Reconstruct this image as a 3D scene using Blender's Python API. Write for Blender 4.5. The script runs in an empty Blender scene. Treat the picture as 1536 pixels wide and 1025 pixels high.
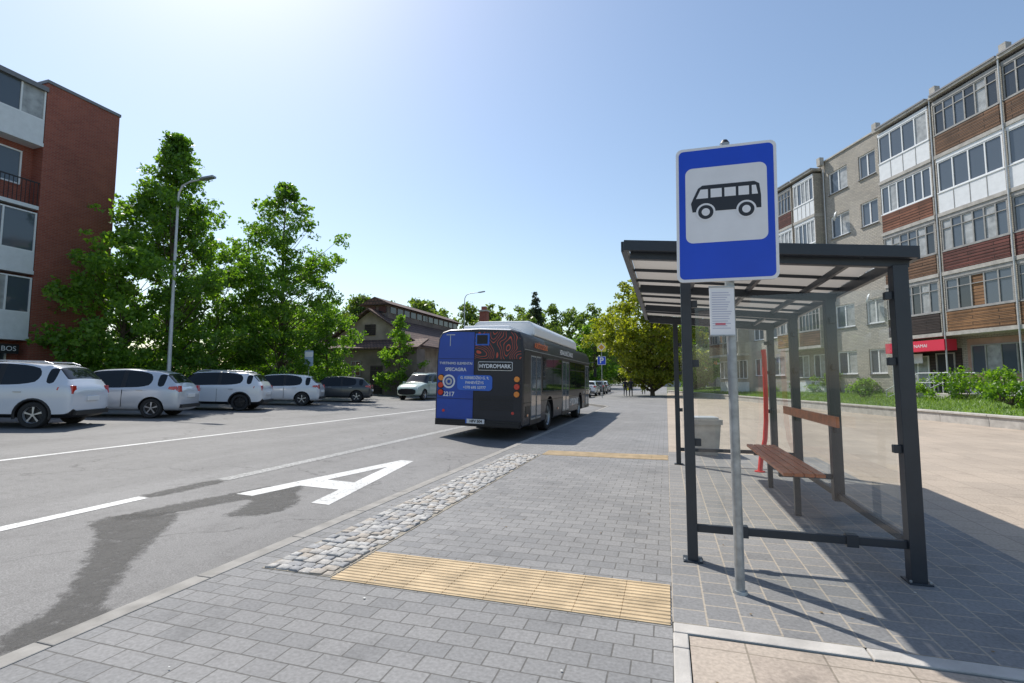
import bpy, bmesh, math, random
import numpy as np
from mathutils import Vector, Matrix
random.seed(3)
rng = np.random.default_rng(3)
scene = bpy.context.scene
COL = scene.collection
rad = math.radians

# ------------------------------------------------------------------ materials
def nt_new(name):
    m = bpy.data.materials.new(name); m.use_nodes = True
    nt = m.node_tree; b = nt.nodes['Principled BSDF']
    return m, nt, b

def c4(c): return (c[0], c[1], c[2], 1)
def sc(c, k): return tuple(min(1, x*k) for x in c)

def coords(nt, scale=(1, 1, 1), rot=(0, 0, 0), loc=(0, 0, 0)):
    tc = nt.nodes.new('ShaderNodeTexCoord'); mp = nt.nodes.new('ShaderNodeMapping')
    mp.inputs['Scale'].default_value = scale; mp.inputs['Rotation'].default_value = rot
    mp.inputs['Location'].default_value = loc
    nt.links.new(tc.outputs['Object'], mp.inputs['Vector']); return mp.outputs[0]

def noise(nt, vec, scale, detail=4, rough=.55):
    n = nt.nodes.new('ShaderNodeTexNoise'); n.inputs['Scale'].default_value = scale
    n.inputs['Detail'].default_value = detail; n.inputs['Roughness'].default_value = rough
    nt.links.new(vec, n.inputs['Vector']); return n.outputs['Fac']

def ramp(nt, fac, stops):
    r = nt.nodes.new('ShaderNodeValToRGB'); cr = r.color_ramp
    while len(cr.elements) < len(stops): cr.elements.new(.5)
    for e, (p, c) in zip(cr.elements, stops):
        e.position = p; e.color = c4(c) if not isinstance(c, (int, float)) else (c, c, c, 1)
    nt.links.new(fac, r.inputs[0]); return r.outputs[0]

def mix(nt, a, b, fac, mode='MIX'):
    m = nt.nodes.new('ShaderNodeMix'); m.data_type = 'RGBA'; m.blend_type = mode
    for s, v in ((m.inputs[0], fac), (m.inputs[6], a), (m.inputs[7], b)):
        if isinstance(v, bpy.types.NodeSocket): nt.links.new(v, s)
        elif isinstance(v, (int, float)): s.default_value = v
        else: s.default_value = c4(v)
    return m.outputs[2]

def math_(nt, op, a, b=None):
    n = nt.nodes.new('ShaderNodeMath'); n.operation = op
    for i, v in enumerate((a, b)):
        if v is None: continue
        if isinstance(v, bpy.types.NodeSocket): nt.links.new(v, n.inputs[i])
        else: n.inputs[i].default_value = v
    return n.outputs[0]

def bumpn(nt, b, h, strength=.3, dist=.01):
    n = nt.nodes.new('ShaderNodeBump'); n.inputs['Strength'].default_value = strength
    n.inputs['Distance'].default_value = dist
    nt.links.new(h, n.inputs['Height']); nt.links.new(n.outputs[0], b.inputs['Normal'])

def mat(name, col, rough=.6, metal=0, var=0, scale=4, bump=0, bscale=60, coat=0, spec=.5):
    m, nt, b = nt_new(name)
    b.inputs['Base Color'].default_value = c4(col); b.inputs['Roughness'].default_value = rough
    b.inputs['Metallic'].default_value = metal; b.inputs['Coat Weight'].default_value = coat
    b.inputs['Coat Roughness'].default_value = .05
    b.inputs['Specular IOR Level'].default_value = spec
    if var or bump: v = coords(nt)
    if var:
        f = noise(nt, v, scale)
        nt.links.new(ramp(nt, f, [(.3, sc(col, 1-var)), (.7, sc(col, 1+var))]), b.inputs['Base Color'])
    if bump: bumpn(nt, b, noise(nt, v, bscale, 3), bump)
    return m

def brickmat(name, c1, c2, mortar, w, h, ms, vert=False, rot=0, rough=.8, offset=.5, bump=.5, big=.18, bigscale=.5, bias=0, fine=.15, stain=0):
    m, nt, b = nt_new(name)
    tc = nt.nodes.new('ShaderNodeTexCoord'); vec = tc.outputs['Object']
    if vert:
        s = nt.nodes.new('ShaderNodeSeparateXYZ'); nt.links.new(vec, s.inputs[0])
        a = nt.nodes.new('ShaderNodeMath'); nt.links.new(s.outputs[0], a.inputs[0]); nt.links.new(s.outputs[1], a.inputs[1])
        c = nt.nodes.new('ShaderNodeCombineXYZ'); nt.links.new(a.outputs[0], c.inputs[0]); nt.links.new(s.outputs[2], c.inputs[1])
        bv = c.outputs[0]
    else:
        mp = nt.nodes.new('ShaderNodeMapping'); mp.inputs['Rotation'].default_value = (0, 0, rot)
        nt.links.new(vec, mp.inputs[0]); bv = mp.outputs[0]
    br = nt.nodes.new('ShaderNodeTexBrick'); nt.links.new(bv, br.inputs['Vector'])
    br.offset = offset; br.inputs['Scale'].default_value = 1
    br.inputs['Color1'].default_value = c4(c1); br.inputs['Color2'].default_value = c4(c2)
    br.inputs['Mortar'].default_value = c4(mortar)
    br.inputs['Brick Width'].default_value = w; br.inputs['Row Height'].default_value = h
    br.inputs['Mortar Size'].default_value = ms; br.inputs['Mortar Smooth'].default_value = .3
    br.inputs['Bias'].default_value = bias
    f = noise(nt, vec, bigscale, 5)
    k = ramp(nt, f, [(.3, 1-2*big), (.7, 1.0)])
    col = mix(nt, br.outputs['Color'], k, 1.0, 'MULTIPLY')
    f2 = noise(nt, vec, 45, 3)
    col = mix(nt, col, ramp(nt, f2, [(.3, 1-2*fine), (.7, 1.0)]), 1.0, 'MULTIPLY')
    if stain:
        f3 = noise(nt, vec, 2.3, 7, .7)
        col = mix(nt, col, ramp(nt, f3, [(.36, 1-stain), (.46, 1.0)]), 1.0, 'MULTIPLY')
    nt.links.new(col, b.inputs['Base Color']); b.inputs['Roughness'].default_value = rough
    inv = nt.nodes.new('ShaderNodeMath'); inv.operation = 'SUBTRACT'; inv.inputs[0].default_value = 1
    nt.links.new(br.outputs['Fac'], inv.inputs[1])
    bumpn(nt, b, inv.outputs[0], bump, .006)
    return m

def asphalt(name, col, var=.25, fade=False):
    m, nt, b = nt_new(name); v = coords(nt); vs = coords(nt, (1, .12, 1))
    a = ramp(nt, noise(nt, v, 90, 3, .7), [(.25, sc(col, .5)), (.5, col), (.75, sc(col, 1.7))])
    g = ramp(nt, noise(nt, v, .35, 5), [(.3, 1-var), (.7, 1.0)])
    g2 = ramp(nt, noise(nt, vs, .9, 4), [(.3, 1-var*.9), (.65, 1.0)])
    g3 = ramp(nt, noise(nt, v, 6, 6, .7), [(.32, .78), (.5, 1.0)])
    c = mix(nt, a, g, 1.0, 'MULTIPLY'); c = mix(nt, c, g2, 1.0, 'MULTIPLY'); c = mix(nt, c, g3, 1.0, 'MULTIPLY')
    vo = nt.nodes.new('ShaderNodeTexVoronoi'); vo.feature = 'DISTANCE_TO_EDGE'; vo.inputs['Scale'].default_value = .23
    dn = nt.nodes.new('ShaderNodeTexNoise'); dn.inputs['Scale'].default_value = 1.7; dn.inputs['Detail'].default_value = 6
    nt.links.new(v, dn.inputs['Vector'])
    mm = nt.nodes.new('ShaderNodeVectorMath'); mm.operation = 'ADD'
    sc_ = nt.nodes.new('ShaderNodeVectorMath'); sc_.operation = 'SCALE'; sc_.inputs['Scale'].default_value = 1.2
    nt.links.new(dn.outputs['Color'], sc_.inputs[0]); nt.links.new(v, mm.inputs[0]); nt.links.new(sc_.outputs[0], mm.inputs[1])
    nt.links.new(mm.outputs[0], vo.inputs['Vector'])
    c = mix(nt, c, ramp(nt, vo.outputs['Distance'], [(0, .5), (.0045, 1.0)]), 1.0, 'MULTIPLY')
    nt.links.new(c, b.inputs['Base Color']); b.inputs['Roughness'].default_value = .75
    bumpn(nt, b, noise(nt, v, 140, 2), .35, .004)
    if fade:
        at = nt.nodes.new('ShaderNodeAttribute'); at.attribute_name = 'fade'
        n1 = noise(nt, v, 9, 7, .8)
        s_ = math_(nt, 'ADD', at.outputs['Fac'], math_(nt, 'MULTIPLY', math_(nt, 'SUBTRACT', n1, .55), 2.6))
        al = ramp(nt, s_, [(.25, 0.0), (1.0, .9)])
        nt.links.new(al, b.inputs['Alpha'])
    return m

def paint(name, col, under, wear=.45):
    m, nt, b = nt_new(name); v = coords(nt)
    f = noise(nt, v, 22, 6, .75)
    c = ramp(nt, f, [(wear-.12, under), (wear, col)])
    f2 = ramp(nt, noise(nt, v, 1.3, 4), [(.3, .74), (.7, 1.0)])
    c = mix(nt, c, f2, 1.0, 'MULTIPLY')
    nt.links.new(c, b.inputs['Base Color']); b.inputs['Roughness'].default_value = .65
    return m

def leafmat(name, dark, light, trans=.4, gain=(1.0, 1.0, .25)):
    m, nt, b = nt_new(name)
    at = nt.nodes.new('ShaderNodeAttribute'); at.attribute_name = 'rnd'
    col = ramp(nt, at.outputs['Fac'], [(0, dark), (1, light)])
    big = ramp(nt, noise(nt, coords(nt), .5, 3), [(.35, (.8, .85, .8)), (.65, (1.0, 1.0, .9))])
    col = mix(nt, col, big, 1.0, 'MULTIPLY')
    b.inputs['Roughness'].default_value = .42; b.inputs['Specular IOR Level'].default_value = .45
    nt.links.new(col, b.inputs['Base Color'])
    t = nt.nodes.new('ShaderNodeBsdfTranslucent')
    tcol = mix(nt, col, gain, 1.0, 'MULTIPLY')
    br = nt.nodes.new('ShaderNodeMix'); br.data_type = 'RGBA'; br.blend_type = 'ADD'; br.inputs[0].default_value = 1
    nt.links.new(tcol, br.inputs[6]); nt.links.new(tcol, br.inputs[7])
    nt.links.new(br.outputs[2], t.inputs[0])
    mx = nt.nodes.new('ShaderNodeMixShader'); mx.inputs[0].default_value = trans
    nt.links.new(b.outputs[0], mx.inputs[1]); nt.links.new(t.outputs[0], mx.inputs[2])
    nt.links.new(mx.outputs[0], nt.nodes['Material Output'].inputs[0])
    return m

def glassmat(name, tint=(.96, .975, .965)):
    m, nt, b = nt_new(name)
    nt.nodes.remove(b)
    t = nt.nodes.new('ShaderNodeBsdfTransparent'); t.inputs[0].default_value = c4(tint)
    g = nt.nodes.new('ShaderNodeBsdfGlossy'); g.inputs['Roughness'].default_value = .03
    lw = nt.nodes.new('ShaderNodeLayerWeight'); lw.inputs[0].default_value = .5
    f5 = math_(nt, 'POWER', lw.outputs['Facing'], 5.0)
    fac = math_(nt, 'ADD', math_(nt, 'MULTIPLY', f5, .55), .06)
    d = nt.nodes.new('ShaderNodeBsdfDiffuse'); d.inputs[0].default_value = (.5, .5, .48, 1)
    m0 = nt.nodes.new('ShaderNodeMixShader'); nt.links.new(math_(nt, 'MULTIPLY', noise(nt, coords(nt), 3, 5), .07), m0.inputs[0])
    nt.links.new(t.outputs[0], m0.inputs[1]); nt.links.new(d.outputs[0], m0.inputs[2])
    mx = nt.nodes.new('ShaderNodeMixShader')
    nt.links.new(fac, mx.inputs[0]); nt.links.new(m0.outputs[0], mx.inputs[1]); nt.links.new(g.outputs[0], mx.inputs[2])
    nt.links.new(mx.outputs[0], nt.nodes['Material Output'].inputs[0])
    return m

def contour(name, base, line, scale=1.1, n=9, width=.13):
    m, nt, b = nt_new(name); v = coords(nt)
    f = noise(nt, v, scale, 1, .3)
    fr = math_(nt, 'FRACT', math_(nt, 'MULTIPLY', f, n*2))
    l = math_(nt, 'LESS_THAN', fr, width)
    nt.links.new(mix(nt, base, line, l), b.inputs['Base Color'])
    b.inputs['Roughness'].default_value = .4; b.inputs['Coat Weight'].default_value = .15
    return m

M = {}
M['asphalt'] = asphalt('asphalt', (.225, .22, .215))
M['tar'] = asphalt('old_marking_patch', (.065, .064, .062), .2, fade=True)
M['white_paint'] = paint('road_paint', (.74, .74, .72), (.28, .28, .27), .48)
M['white_worn'] = paint('road_paint_worn', (.45, .45, .44), (.21, .21, .205), .57)
M['pavers'] = brickmat('grey_pavers', (.325, .32, .315), (.255, .255, .255), (.15, .145, .135), .21, .14, .005, big=.11, bias=-.1, stain=.16, bump=.45)
M['pavers2'] = brickmat('grey_pavers_sandy_joints', (.31, .305, .30), (.25, .25, .25), (.48, .42, .34), .2, .2, .007, big=.09, offset=.5, rot=rad(90), stain=.14, bump=.35)
M['slabs'] = brickmat('beige_slabs', (.56, .465, .37), (.49, .41, .33), (.34, .28, .22), .5, .5, .006, big=.1, offset=0, stain=.14, bump=.3)
M['slabs2'] = brickmat('pinkish_slabs', (.56, .475, .39), (.48, .40, .33), (.33, .28, .22), .38, .38, .006, big=.1, offset=0, stain=.25, bump=.3)
M['kerb'] = mat('kerb_concrete', (.30, .285, .26), .85, var=.22, scale=6, bump=.3)
M['conc'] = mat('concrete', (.42, .40, .37), .85, var=.2, scale=4, bump=.3)
M['concw'] = mat('pale_concrete', (.47, .445, .41), .85, var=.18, scale=4, bump=.3)
M['tactile'] = mat('tactile_yellow', (.54, .41, .25), .8, var=.2, scale=5, bump=.3)
M['sand'] = mat('sand_joint', (.3, .27, .22), .95, var=.2, scale=20)
M['grass'] = mat('grass', (.11, .18, .04), .9, var=.35, scale=2.5, bump=.6, bscale=30)
M['dirt'] = mat('ground', (.13, .15, .07), .95, var=.35, scale=.3)
M['post'] = mat('anthracite_steel', (.03, .038, .05), .4, .1, var=.1, scale=5)
M['galv'] = mat('galvanised_steel', (.36, .38, .39), .45, .5, var=.25, scale=14)
M['galvw'] = mat('pale_galvanised', (.55, .56, .57), .45, .3, var=.1, scale=6)
M['wood'] = mat('bench_wood', (.52, .155, .055), .4, var=.3, scale=9)
M['red'] = mat('red_paint', (.65, .03, .03), .4)
M['glass'] = glassmat('clear_glass')
M['black'] = mat('black_plastic', (.015, .015, .017), .5)
M['rubber'] = mat('rubber', (.025, .025, .026), .8)
M['rim'] = mat('alloy_rim', (.5, .51, .53), .3, .7)
M['rimd'] = mat('dark_rim', (.05, .05, .055), .3, .6)
M['wing'] = mat('car_glass', (.012, .015, .018), .04, spec=.4)
M['winb'] = mat('window_glass', (.08, .10, .125), .05, spec=.8)
M['winc'] = mat('window_curtain', (.36, .37, .37), .12, var=.3, scale=3)
M['wink'] = mat('window_dark', (.03, .035, .04), .06, spec=.8)
M['wframe'] = mat('white_frame', (.78, .79, .8), .4)
M['gframe'] = mat('grey_frame', (.30, .295, .285), .6, var=.2)
M['brick_r'] = brickmat('red_brick', (.44, .125, .08), (.35, .09, .06), (.36, .22, .18), .25, .075, .008, vert=True, big=.14, bigscale=.4)
M['brick_w'] = brickmat('silicate_brick', (.60, .55, .47), (.46, .43, .385), (.27, .25, .22), .25, .088, .013, vert=True, big=.12, bigscale=.5)
def planks(n, c, h=.15): return brickmat(n, c, sc(c, .6), sc(c, .18), 2.3, h, .02, vert=True, big=.24, bigscale=1.5)
M['pl_brown'] = planks('planks_brown', (.30, .16, .09)); M['pl_maroon'] = planks('planks_maroon', (.25, .08, .065))
M['pl_orange'] = planks('planks_orange', (.46, .24, .11)); M['pl_dark'] = planks('planks_dark', (.085, .06, .055))
M['pl_red'] = planks('planks_red', (.34, .135, .08))
M['wpanel'] = mat('white_panel', (.72, .74, .76), .5, var=.06)
M['pinkw'] = mat('pink_render', (.42, .27, .22), .85, var=.15, scale=2)
M['plaster'] = mat('old_plaster', (.36, .30, .25), .9, var=.3, scale=1.2, bump=.4, bscale=20)
M['bwall'] = mat('dark_wall', (.19, .155, .135), .9, var=.3, scale=.8, bump=.4, bscale=20)
M['tile'] = brickmat('roof_tiles', (.24, .14, .11), (.17, .1, .08), (.05, .035, .03), .3, .25, .03, vert=True, big=.25)
M['bark'] = mat('bark', (.11, .085, .06), .95, var=.3, scale=8, bump=.6, bscale=20)
M['roofmetal'] = mat('roof_metal', (.2, .2, .21), .5, .3)
M['leaf_l'] = leafmat('linden_leaves', (.07, .155, .028), (.18, .31, .06), .52)
M['leaf_y'] = leafmat('maple_leaves', (.13, .175, .025), (.32, .33, .06), .5)
M['leaf_s'] = leafmat('shrub_leaves', (.09, .19, .035), (.23, .37, .07), .52)
M['leaf_d'] = leafmat('distant_leaves', (.09, .145, .05), (.16, .22, .075), .48)
M['needle'] = leafmat('needles', (.03, .055, .03), (.06, .09, .04), .15)
M['blade'] = leafmat('grass_blades', (.08, .16, .03), (.22, .32, .08), .45)

# ------------------------------------------------------------------ mesh builder
class MB:
    def __init__(s): s.v = []; s.f = []; s.m = []; s.mats = []
    def mi(s, m):
        if m not in s.mats: s.mats.append(m)
        return s.mats.index(m)
    def add(s, vs, fs, m):
        o = len(s.v); s.v += [tuple(p) for p in vs]; k = s.mi(m)
        for f in fs: s.f.append(tuple(i+o for i in f)); s.m.append(k)
    def box(s, x0, x1, y0, y1, z0, z1, m):
        vs = [(x, y, z) for z in (z0, z1) for y in (y0, y1) for x in (x0, x1)]
        s.add(vs, [(0, 2, 3, 1), (4, 5, 7, 6), (0, 1, 5, 4), (2, 6, 7, 3), (0, 4, 6, 2), (1, 3, 7, 5)], m)
    def poly(s, pts, m): s.add(pts, [tuple(range(len(pts)))], m)
    def prism(s, pts, d, m):
        n = len(pts); d = Vector(d); a = [Vector(p) for p in pts]; b = [p+d for p in a]
        s.add(a+b, [tuple(reversed(range(n))), tuple(range(n, 2*n))]+[(i, (i+1) % n, n+(i+1) % n, n+i) for i in range(n)], m)
    def tube(s, pts, rs, m, n=8, caps=True):
        pts = [Vector(p) for p in pts]
        if isinstance(rs, (int, float)): rs = [rs]*len(pts)
        vs = []; fs = []; prev = None
        for i, p in enumerate(pts):
            t = (pts[min(i+1, len(pts)-1)]-pts[max(i-1, 0)]).normalized()
            if prev is None:
                u = t.orthogonal().normalized()
            else:
                u = (prev-t*prev.dot(t)).normalized()
            prev = u; w = t.cross(u)
            for k in range(n):
                a = 2*math.pi*k/n; vs.append(p+(u*math.cos(a)+w*math.sin(a))*rs[i])
        for i in range(len(pts)-1):
            for k in range(n):
                fs.append((i*n+k, i*n+(k+1) % n, (i+1)*n+(k+1) % n, (i+1)*n+k))
        if caps:
            fs.append(tuple(reversed(range(n)))); fs.append(tuple(range((len(pts)-1)*n, len(pts)*n)))
        s.add(vs, fs, m)
    def cyl(s, p0, p1, r0, r1, m, n=12): s.tube([p0, p1], [r0, r1], m, n)
    def beam(s, p0, p1, w, h, m):
        p0 = Vector(p0); p1 = Vector(p1); t = (p1-p0).normalized()
        sd = t.cross(Vector((0, 0, 1)))
        if sd.length < .01: sd = Vector((1, 0, 0))
        sd.normalize(); up = sd.cross(t)
        vs = [p+sd*a*w/2+up*b*h/2 for p in (p0, p1) for a, b in ((-1, -1), (1, -1), (1, 1), (-1, 1))]
        s.add(vs, [(0, 1, 2, 3), (7, 6, 5, 4), (0, 4, 5, 1), (1, 5, 6, 2), (2, 6, 7, 3), (3, 7, 4, 0)], m)
    def obj(s, name, parent=None, loc=(0, 0, 0), rot=(0, 0, 0), smooth=None, bevel=0):
        me = bpy.data.meshes.new(name); me.from_pydata(s.v, [], s.f)
        for m in s.mats: me.materials.append(m)
        me.polygons.foreach_set('material_index', s.m)
        me.update()
        bm = bmesh.new(); bm.from_mesh(me); bmesh.ops.recalc_face_normals(bm, faces=bm.faces); bm.to_mesh(me); bm.free()
        if smooth is not None:
            me.polygons.foreach_set('use_smooth', [True]*len(me.polygons)); me.set_sharp_from_angle(angle=rad(smooth))
        o = bpy.data.objects.new(name, me); COL.objects.link(o)
        o.location = loc; o.rotation_euler = rot
        if parent: o.parent = parent
        if bevel:
            b = o.modifiers.new('bevel', 'BEVEL'); b.width = bevel; b.segments = 2; b.limit_method = 'ANGLE'; b.harden_normals = False
        return o

def empty(name, loc=(0, 0, 0), rot=(0, 0, 0), parent=None):
    e = bpy.data.objects.new(name, None); e.empty_display_size = .3; COL.objects.link(e)
    e.location = loc; e.rotation_euler = rot
    if parent: e.parent = parent
    return e

def sheet(name, pts, m, z=None, parent=None):
    b = MB(); b.poly([(p[0], p[1], z if z is not None else p[2]) for p in pts], m)
    return b.obj(name, parent)

def text(s, size, m, parent, loc, rot, name='lettering', align='CENTER', bold=0, sx=1):
    c = bpy.data.curves.new(name, 'FONT'); c.body = s; c.size = size; c.align_x = align; c.align_y = 'CENTER'
    c.extrude = .001; c.offset = bold
    c.materials.append(m)
    o = bpy.data.objects.new(name, c); COL.objects.link(o); o.location = loc; o.rotation_euler = rot; o.scale = (sx, 1, 1)
    if parent: o.parent = parent
    return o

def rrect(w, h, r, n=5, cx=0, cz=0):
    pts = []
    for (sx, sz, a0) in ((1, -1, -90), (1, 1, 0), (-1, 1, 90), (-1, -1, 180)):
        for i in range(n+1):
            a = rad(a0+90*i/n); pts.append((cx+sx*(w/2-r)+r*math.cos(a), cz+sz*(h/2-r)+r*math.sin(a)))
    return pts

# ------------------------------------------------------------------ ground surfaces
SL = .028
def rz(x): return -.13+SL*(-x-3.4)
b = MB()
prof = [(-900, .39), (-21.62, .39), (-21.6, .33), (-3.42, -.19), (-3.41, -.035), (900, -.035)]
ys = [-120, 1500]
for i in range(len(prof)-1):
    (xa, za), (xb, zb) = prof[i], prof[i+1]
    b.poly([(xa, ys[0], za), (xb, ys[0], zb), (xb, ys[1], zb), (xa, ys[1], za)], M['dirt'])
b.obj('ground')
sheet('road', [(-21.5, -60, rz(-21.5)), (-3.4, -60, rz(-3.4)), (-3.4, 400, rz(-3.4)), (-21.5, 400, rz(-21.5))], M['asphalt'])
sheet('grass_verge', [(-60, -40), (-22.2, -40), (-22.2, 300), (-60, 300)], M['grass'], .42)
sheet('pavement', [(-3.25, -12), (0, -12), (0, 260), (-6.35, 260), (-6.35, 36), (-3.25, 30)], M['pavers'], 0)
sheet('shelter_pavement', [(.0, 3.3), (2.7, 3.3), (2.7, 11), (0, 11)], M['pavers2'], .0)
def wx(y): return 10.2-.2217*(y-19)
sheet('paved_square', [(.09, -12), (22, -12), (wx(3.15)+3, 3.15), (.09, 3.15)], M['slabs2'], 0)
sheet('paved_plaza', [(2.7, 3.3), (wx(3.3)+3, 3.3), (wx(11), 11), (wx(64), 64), (0, 64), (0, 11), (2.7, 11)], M['slabs'], 0)
b = MB()
def kerbrun(x0, x1, ya, yb, z0, z1, step=1.0, m=None):
    y = ya
    while y < yb-1e-6:
        b.box(x0, x1, y+.003, min(y+step, yb)-.003, z0, z1, m or M['kerb']); y += step
kerbrun(-3.40, -3.255, -12, 30, -.3, .004)
kerbrun(-6.5, -6.355, 36, 120, -.3, .03)
b.prism([(-3.4, 30, -.3), (-3.25, 30, -.3), (-6.35, 36, -.3), (-6.5, 36, -.3)], (0, 0, .32), M['kerb'])
kerbrun(-21.75, -21.5, -40, 200, .1, .46)
x = 0.004
while x < 20:
    b.box(x, x+.993, 3.175, 3.295, -.1, .004, M['concw']); x += 1.0
kerbrun(.0, .085, -12, 3.17, -.1, .004, m=M['concw'])
b.obj('kerb', bevel=.008)
b = MB()
L = [(wx(y)+.12, y) for y in (2, 15, 30, 45, 65)]
for i in range(4):
    (xa, ya), (xb, yb) = L[i], L[i+1]
    b.poly([(xa, ya, .30), (xa+5, ya+1.2, .8), (xb+5, yb+1.2, .8), (xb, yb, .30)], M['grass'])
    b.poly([(xa+5, ya+1.2, .8), (xa+70, ya+15, .85), (xb+70, yb+15, .85), (xb+5, yb+1.2, .8)], M['grass'])
b.obj('lawn')
b = MB()
y = 2.0
while y < 64:
    y2 = min(y+2, 64)
    b.prism([(wx(y)-.12, y+.01, -.05), (wx(y)+.12, y+.01, -.05), (wx(y2)+.12, y2-.01, -.05), (wx(y2)-.12, y2-.01, -.05)], (0, 0, .37), M['conc'])
    b.prism([(wx(y)-.17, y+.01, .32), (wx(y)+.16, y+.01, .32), (wx(y2)+.16, y2-.01, .32), (wx(y2)-.17, y2-.01, .32)], (0, 0, .07), M['concw'])
    y = y2
b.obj('low_wall', bevel=.01)

# setts strip
b = MB()
sx0, sx1, sy0, sy1 = -3.05, -2.42, 3.27, 9.8
b.box(sx0, sx1, sy0, sy1, -.05, .004, M['sand'])
settm = [mat('sett_%d' % i, c, .8, var=.25, scale=25, bump=.5, bscale=70) for i, c in enumerate([(.36, .355, .34), (.42, .40, .37), (.30, .30, .30), (.45, .44, .42), (.38, .34, .29)])]
y = sy0+.01
while y < sy1-.08:
    h = random.uniform(.085, .11); x = sx0+.012+random.uniform(0, .02)
    while x < sx1-.06:
        w = min(random.uniform(.08, .125), sx1-.008-x)
        if w < .05: break
        z = .012+random.uniform(0, .010); j = lambda: random.uniform(-.006, .006)
        base = [(x+j(), y+j()), (x+w-.012+j(), y+j()), (x+w-.012+j(), y+h-.014+j()), (x+j(), y+h-.014+j())]
        cx = sum(p[0] for p in base)/4; cy = sum(p[1] for p in base)/4
        vs = [(p[0], p[1], .0) for p in base]+[(p[0], p[1], z-.006) for p in base]+[(cx+(p[0]-cx)*.75, cy+(p[1]-cy)*.75, z+random.uniform(0, .004)) for p in base]
        b.add(vs, [(0, 1, 5, 4), (1, 2, 6, 5), (2, 3, 7, 6), (3, 0, 4, 7), (4, 5, 9, 8), (5, 6, 10, 9), (6, 7, 11, 10), (7, 4, 8, 11), (8, 9, 10, 11)], random.choice(settm))
        x += w
    y += h
b.obj('cobblestone_strip', smooth=50)

def tactile(name, x0, x1, y0, y1):
    b = MB(); nx = round((x1-x0)/.3); ny = round((y1-y0)/.3); dx = (x1-x0)/nx; dy = (y1-y0)/ny
    for i in range(nx):
        for k in range(ny):
            xa, ya = x0+i*dx+.001, y0+k*dy+.001; xb, yb = xa+dx-.002, ya+dy-.002
            b.box(xa, xb, ya, yb, -.05, .005+random.uniform(0, .001), M['tactile'])
            nr = 6
            for r in range(nr):
                yc = ya+(r+.5)*(yb-ya)/nr; w = .014
                b.prism([(xa+.001, yc-w, .005), (xa+.001, yc-w*.55, .012), (xa+.001, yc+w*.55, .012), (xa+.001, yc+w, .005)], (xb-xa-.002, 0, 0), M['tactile'])
    b.obj(name)
tactile('tactile_paving', -2.4, -.01, 3.24, 3.86)
tactile('tactile_paving', -2.4, -.01, 9.8, 10.4)
b = MB(); lt = mat('paper_scrap', (.6, .6, .56), .8); lt2 = mat('dry_leaf', (.22, .15, .07), .8)
for i in range(150):
    x = random.uniform(-3.2, 3); y = random.uniform(1.2, 14); s_ = random.uniform(.004, .012); a = random.uniform(0, 3.1)
    b.prism([(x+math.cos(a+t)*s_*random.uniform(.6, 1.3), y+math.sin(a+t)*s_*random.uniform(.5, 1.1), .0125 if -3.1 < x < -2.4 else .0065) for t in (0, 1.5, 3.1, 4.6)], (0, 0, .002), lt if random.random() < .4 else lt2)
b.obj('litter_scraps')

# road markings
def rm(b, pts, m, lift=.004): b.poly([(x, y, rz(x)+lift) for x, y in pts], m)
b = MB()
rm(b, [(-11.12, -40), (-10.98, -40), (-10.98, 200), (-11.12, 200)], M['white_paint'])
rm(b, [(-6.58, 2.9), (-6.4, 2.9), (-6.4, 4.9), (-6.58, 4.9)], M['white_paint'])
rm(b, [(-6.58, -1.5), (-6.4, -1.5), (-6.4, .7), (-6.58, .7)], M['white_paint'])
rm(b, [(-6.6, 6.1), (-6.38, 6.1), (-6.38, 30), (-6.6, 30)], M['white_worn'])
rm(b, [(-3.75, 1.75), (-3.45, 1.7), (-3.45, 1.95), (-3.62, 2.02)], M['white_paint'])
ax, bx, cx, yb_, yt = -5.6, -4.12, -4.86, 5.5, 8.85
w = .27
b.poly([(p[0], p[1], rz(p[0])+.004) for p in [(ax, yb_), (ax+w, yb_), (cx, yt-.75), (bx-w, yb_), (bx, yb_), (cx+.13, yt), (cx-.13, yt)]], M['white_paint'])
def inx(y, side):
    f = (y-yb_)/(yt-.75-yb_)
    return (ax+w+(cx-ax-w)*f) if side < 0 else (bx-w+(cx-bx+w)*f)
y0, y1 = 6.25, 6.75
rm(b, [(inx(y0, -1), y0), (inx(y0, 1), y0), (inx(y1, 1), y1), (inx(y1, -1), y1)], M['white_paint'])
b.obj('road_markings')
def patch(polys):
    vs = []; fs = []; fd = []
    for (pts, lift) in polys:
        P2 = []
        n0 = len(pts)
        for i in range(n0):
            p0, p1, p2, p3 = (Vector(pts[(i+k-1) % n0]) for k in range(4))
            for s_ in range(5):
                t = s_/5
                q = .5*((2*p1)+(-p0+p2)*t+(2*p0-5*p1+4*p2-p3)*t*t+(-p0+3*p1-3*p2+p3)*t*t*t); P2.append(q)
        area = sum(P2[i].x*P2[(i+1) % len(P2)].y-P2[(i+1) % len(P2)].x*P2[i].y for i in range(len(P2)))
        sg_ = 1 if area > 0 else -1
        N = len(P2); o = len(vs)
        for off, f in ((.09, 0.0), (-.05, 1.0)):
            for i in range(N):
                t = (P2[(i+1) % N]-P2[i-1]).normalized(); nn = Vector((t.y, -t.x))*sg_
                q = P2[i]+nn*off; vs.append((q.x, q.y, rz(q.x)+lift)); fd.append(f)
        for i in range(N): fs.append((o+i, o+(i+1) % N, o+N+(i+1) % N, o+N+i))
        fs.append(tuple(range(o+N, o+2*N)))
    me = bpy.data.meshes.new('old_marking_patches'); me.from_pydata(vs, [], fs); me.materials.append(M['tar'])
    at = me.attributes.new('fade', 'FLOAT', 'POINT'); at.data.foreach_set('value', fd); me.update()
    COL.objects.link(bpy.data.objects.new('old_marking_patches', me))
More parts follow.
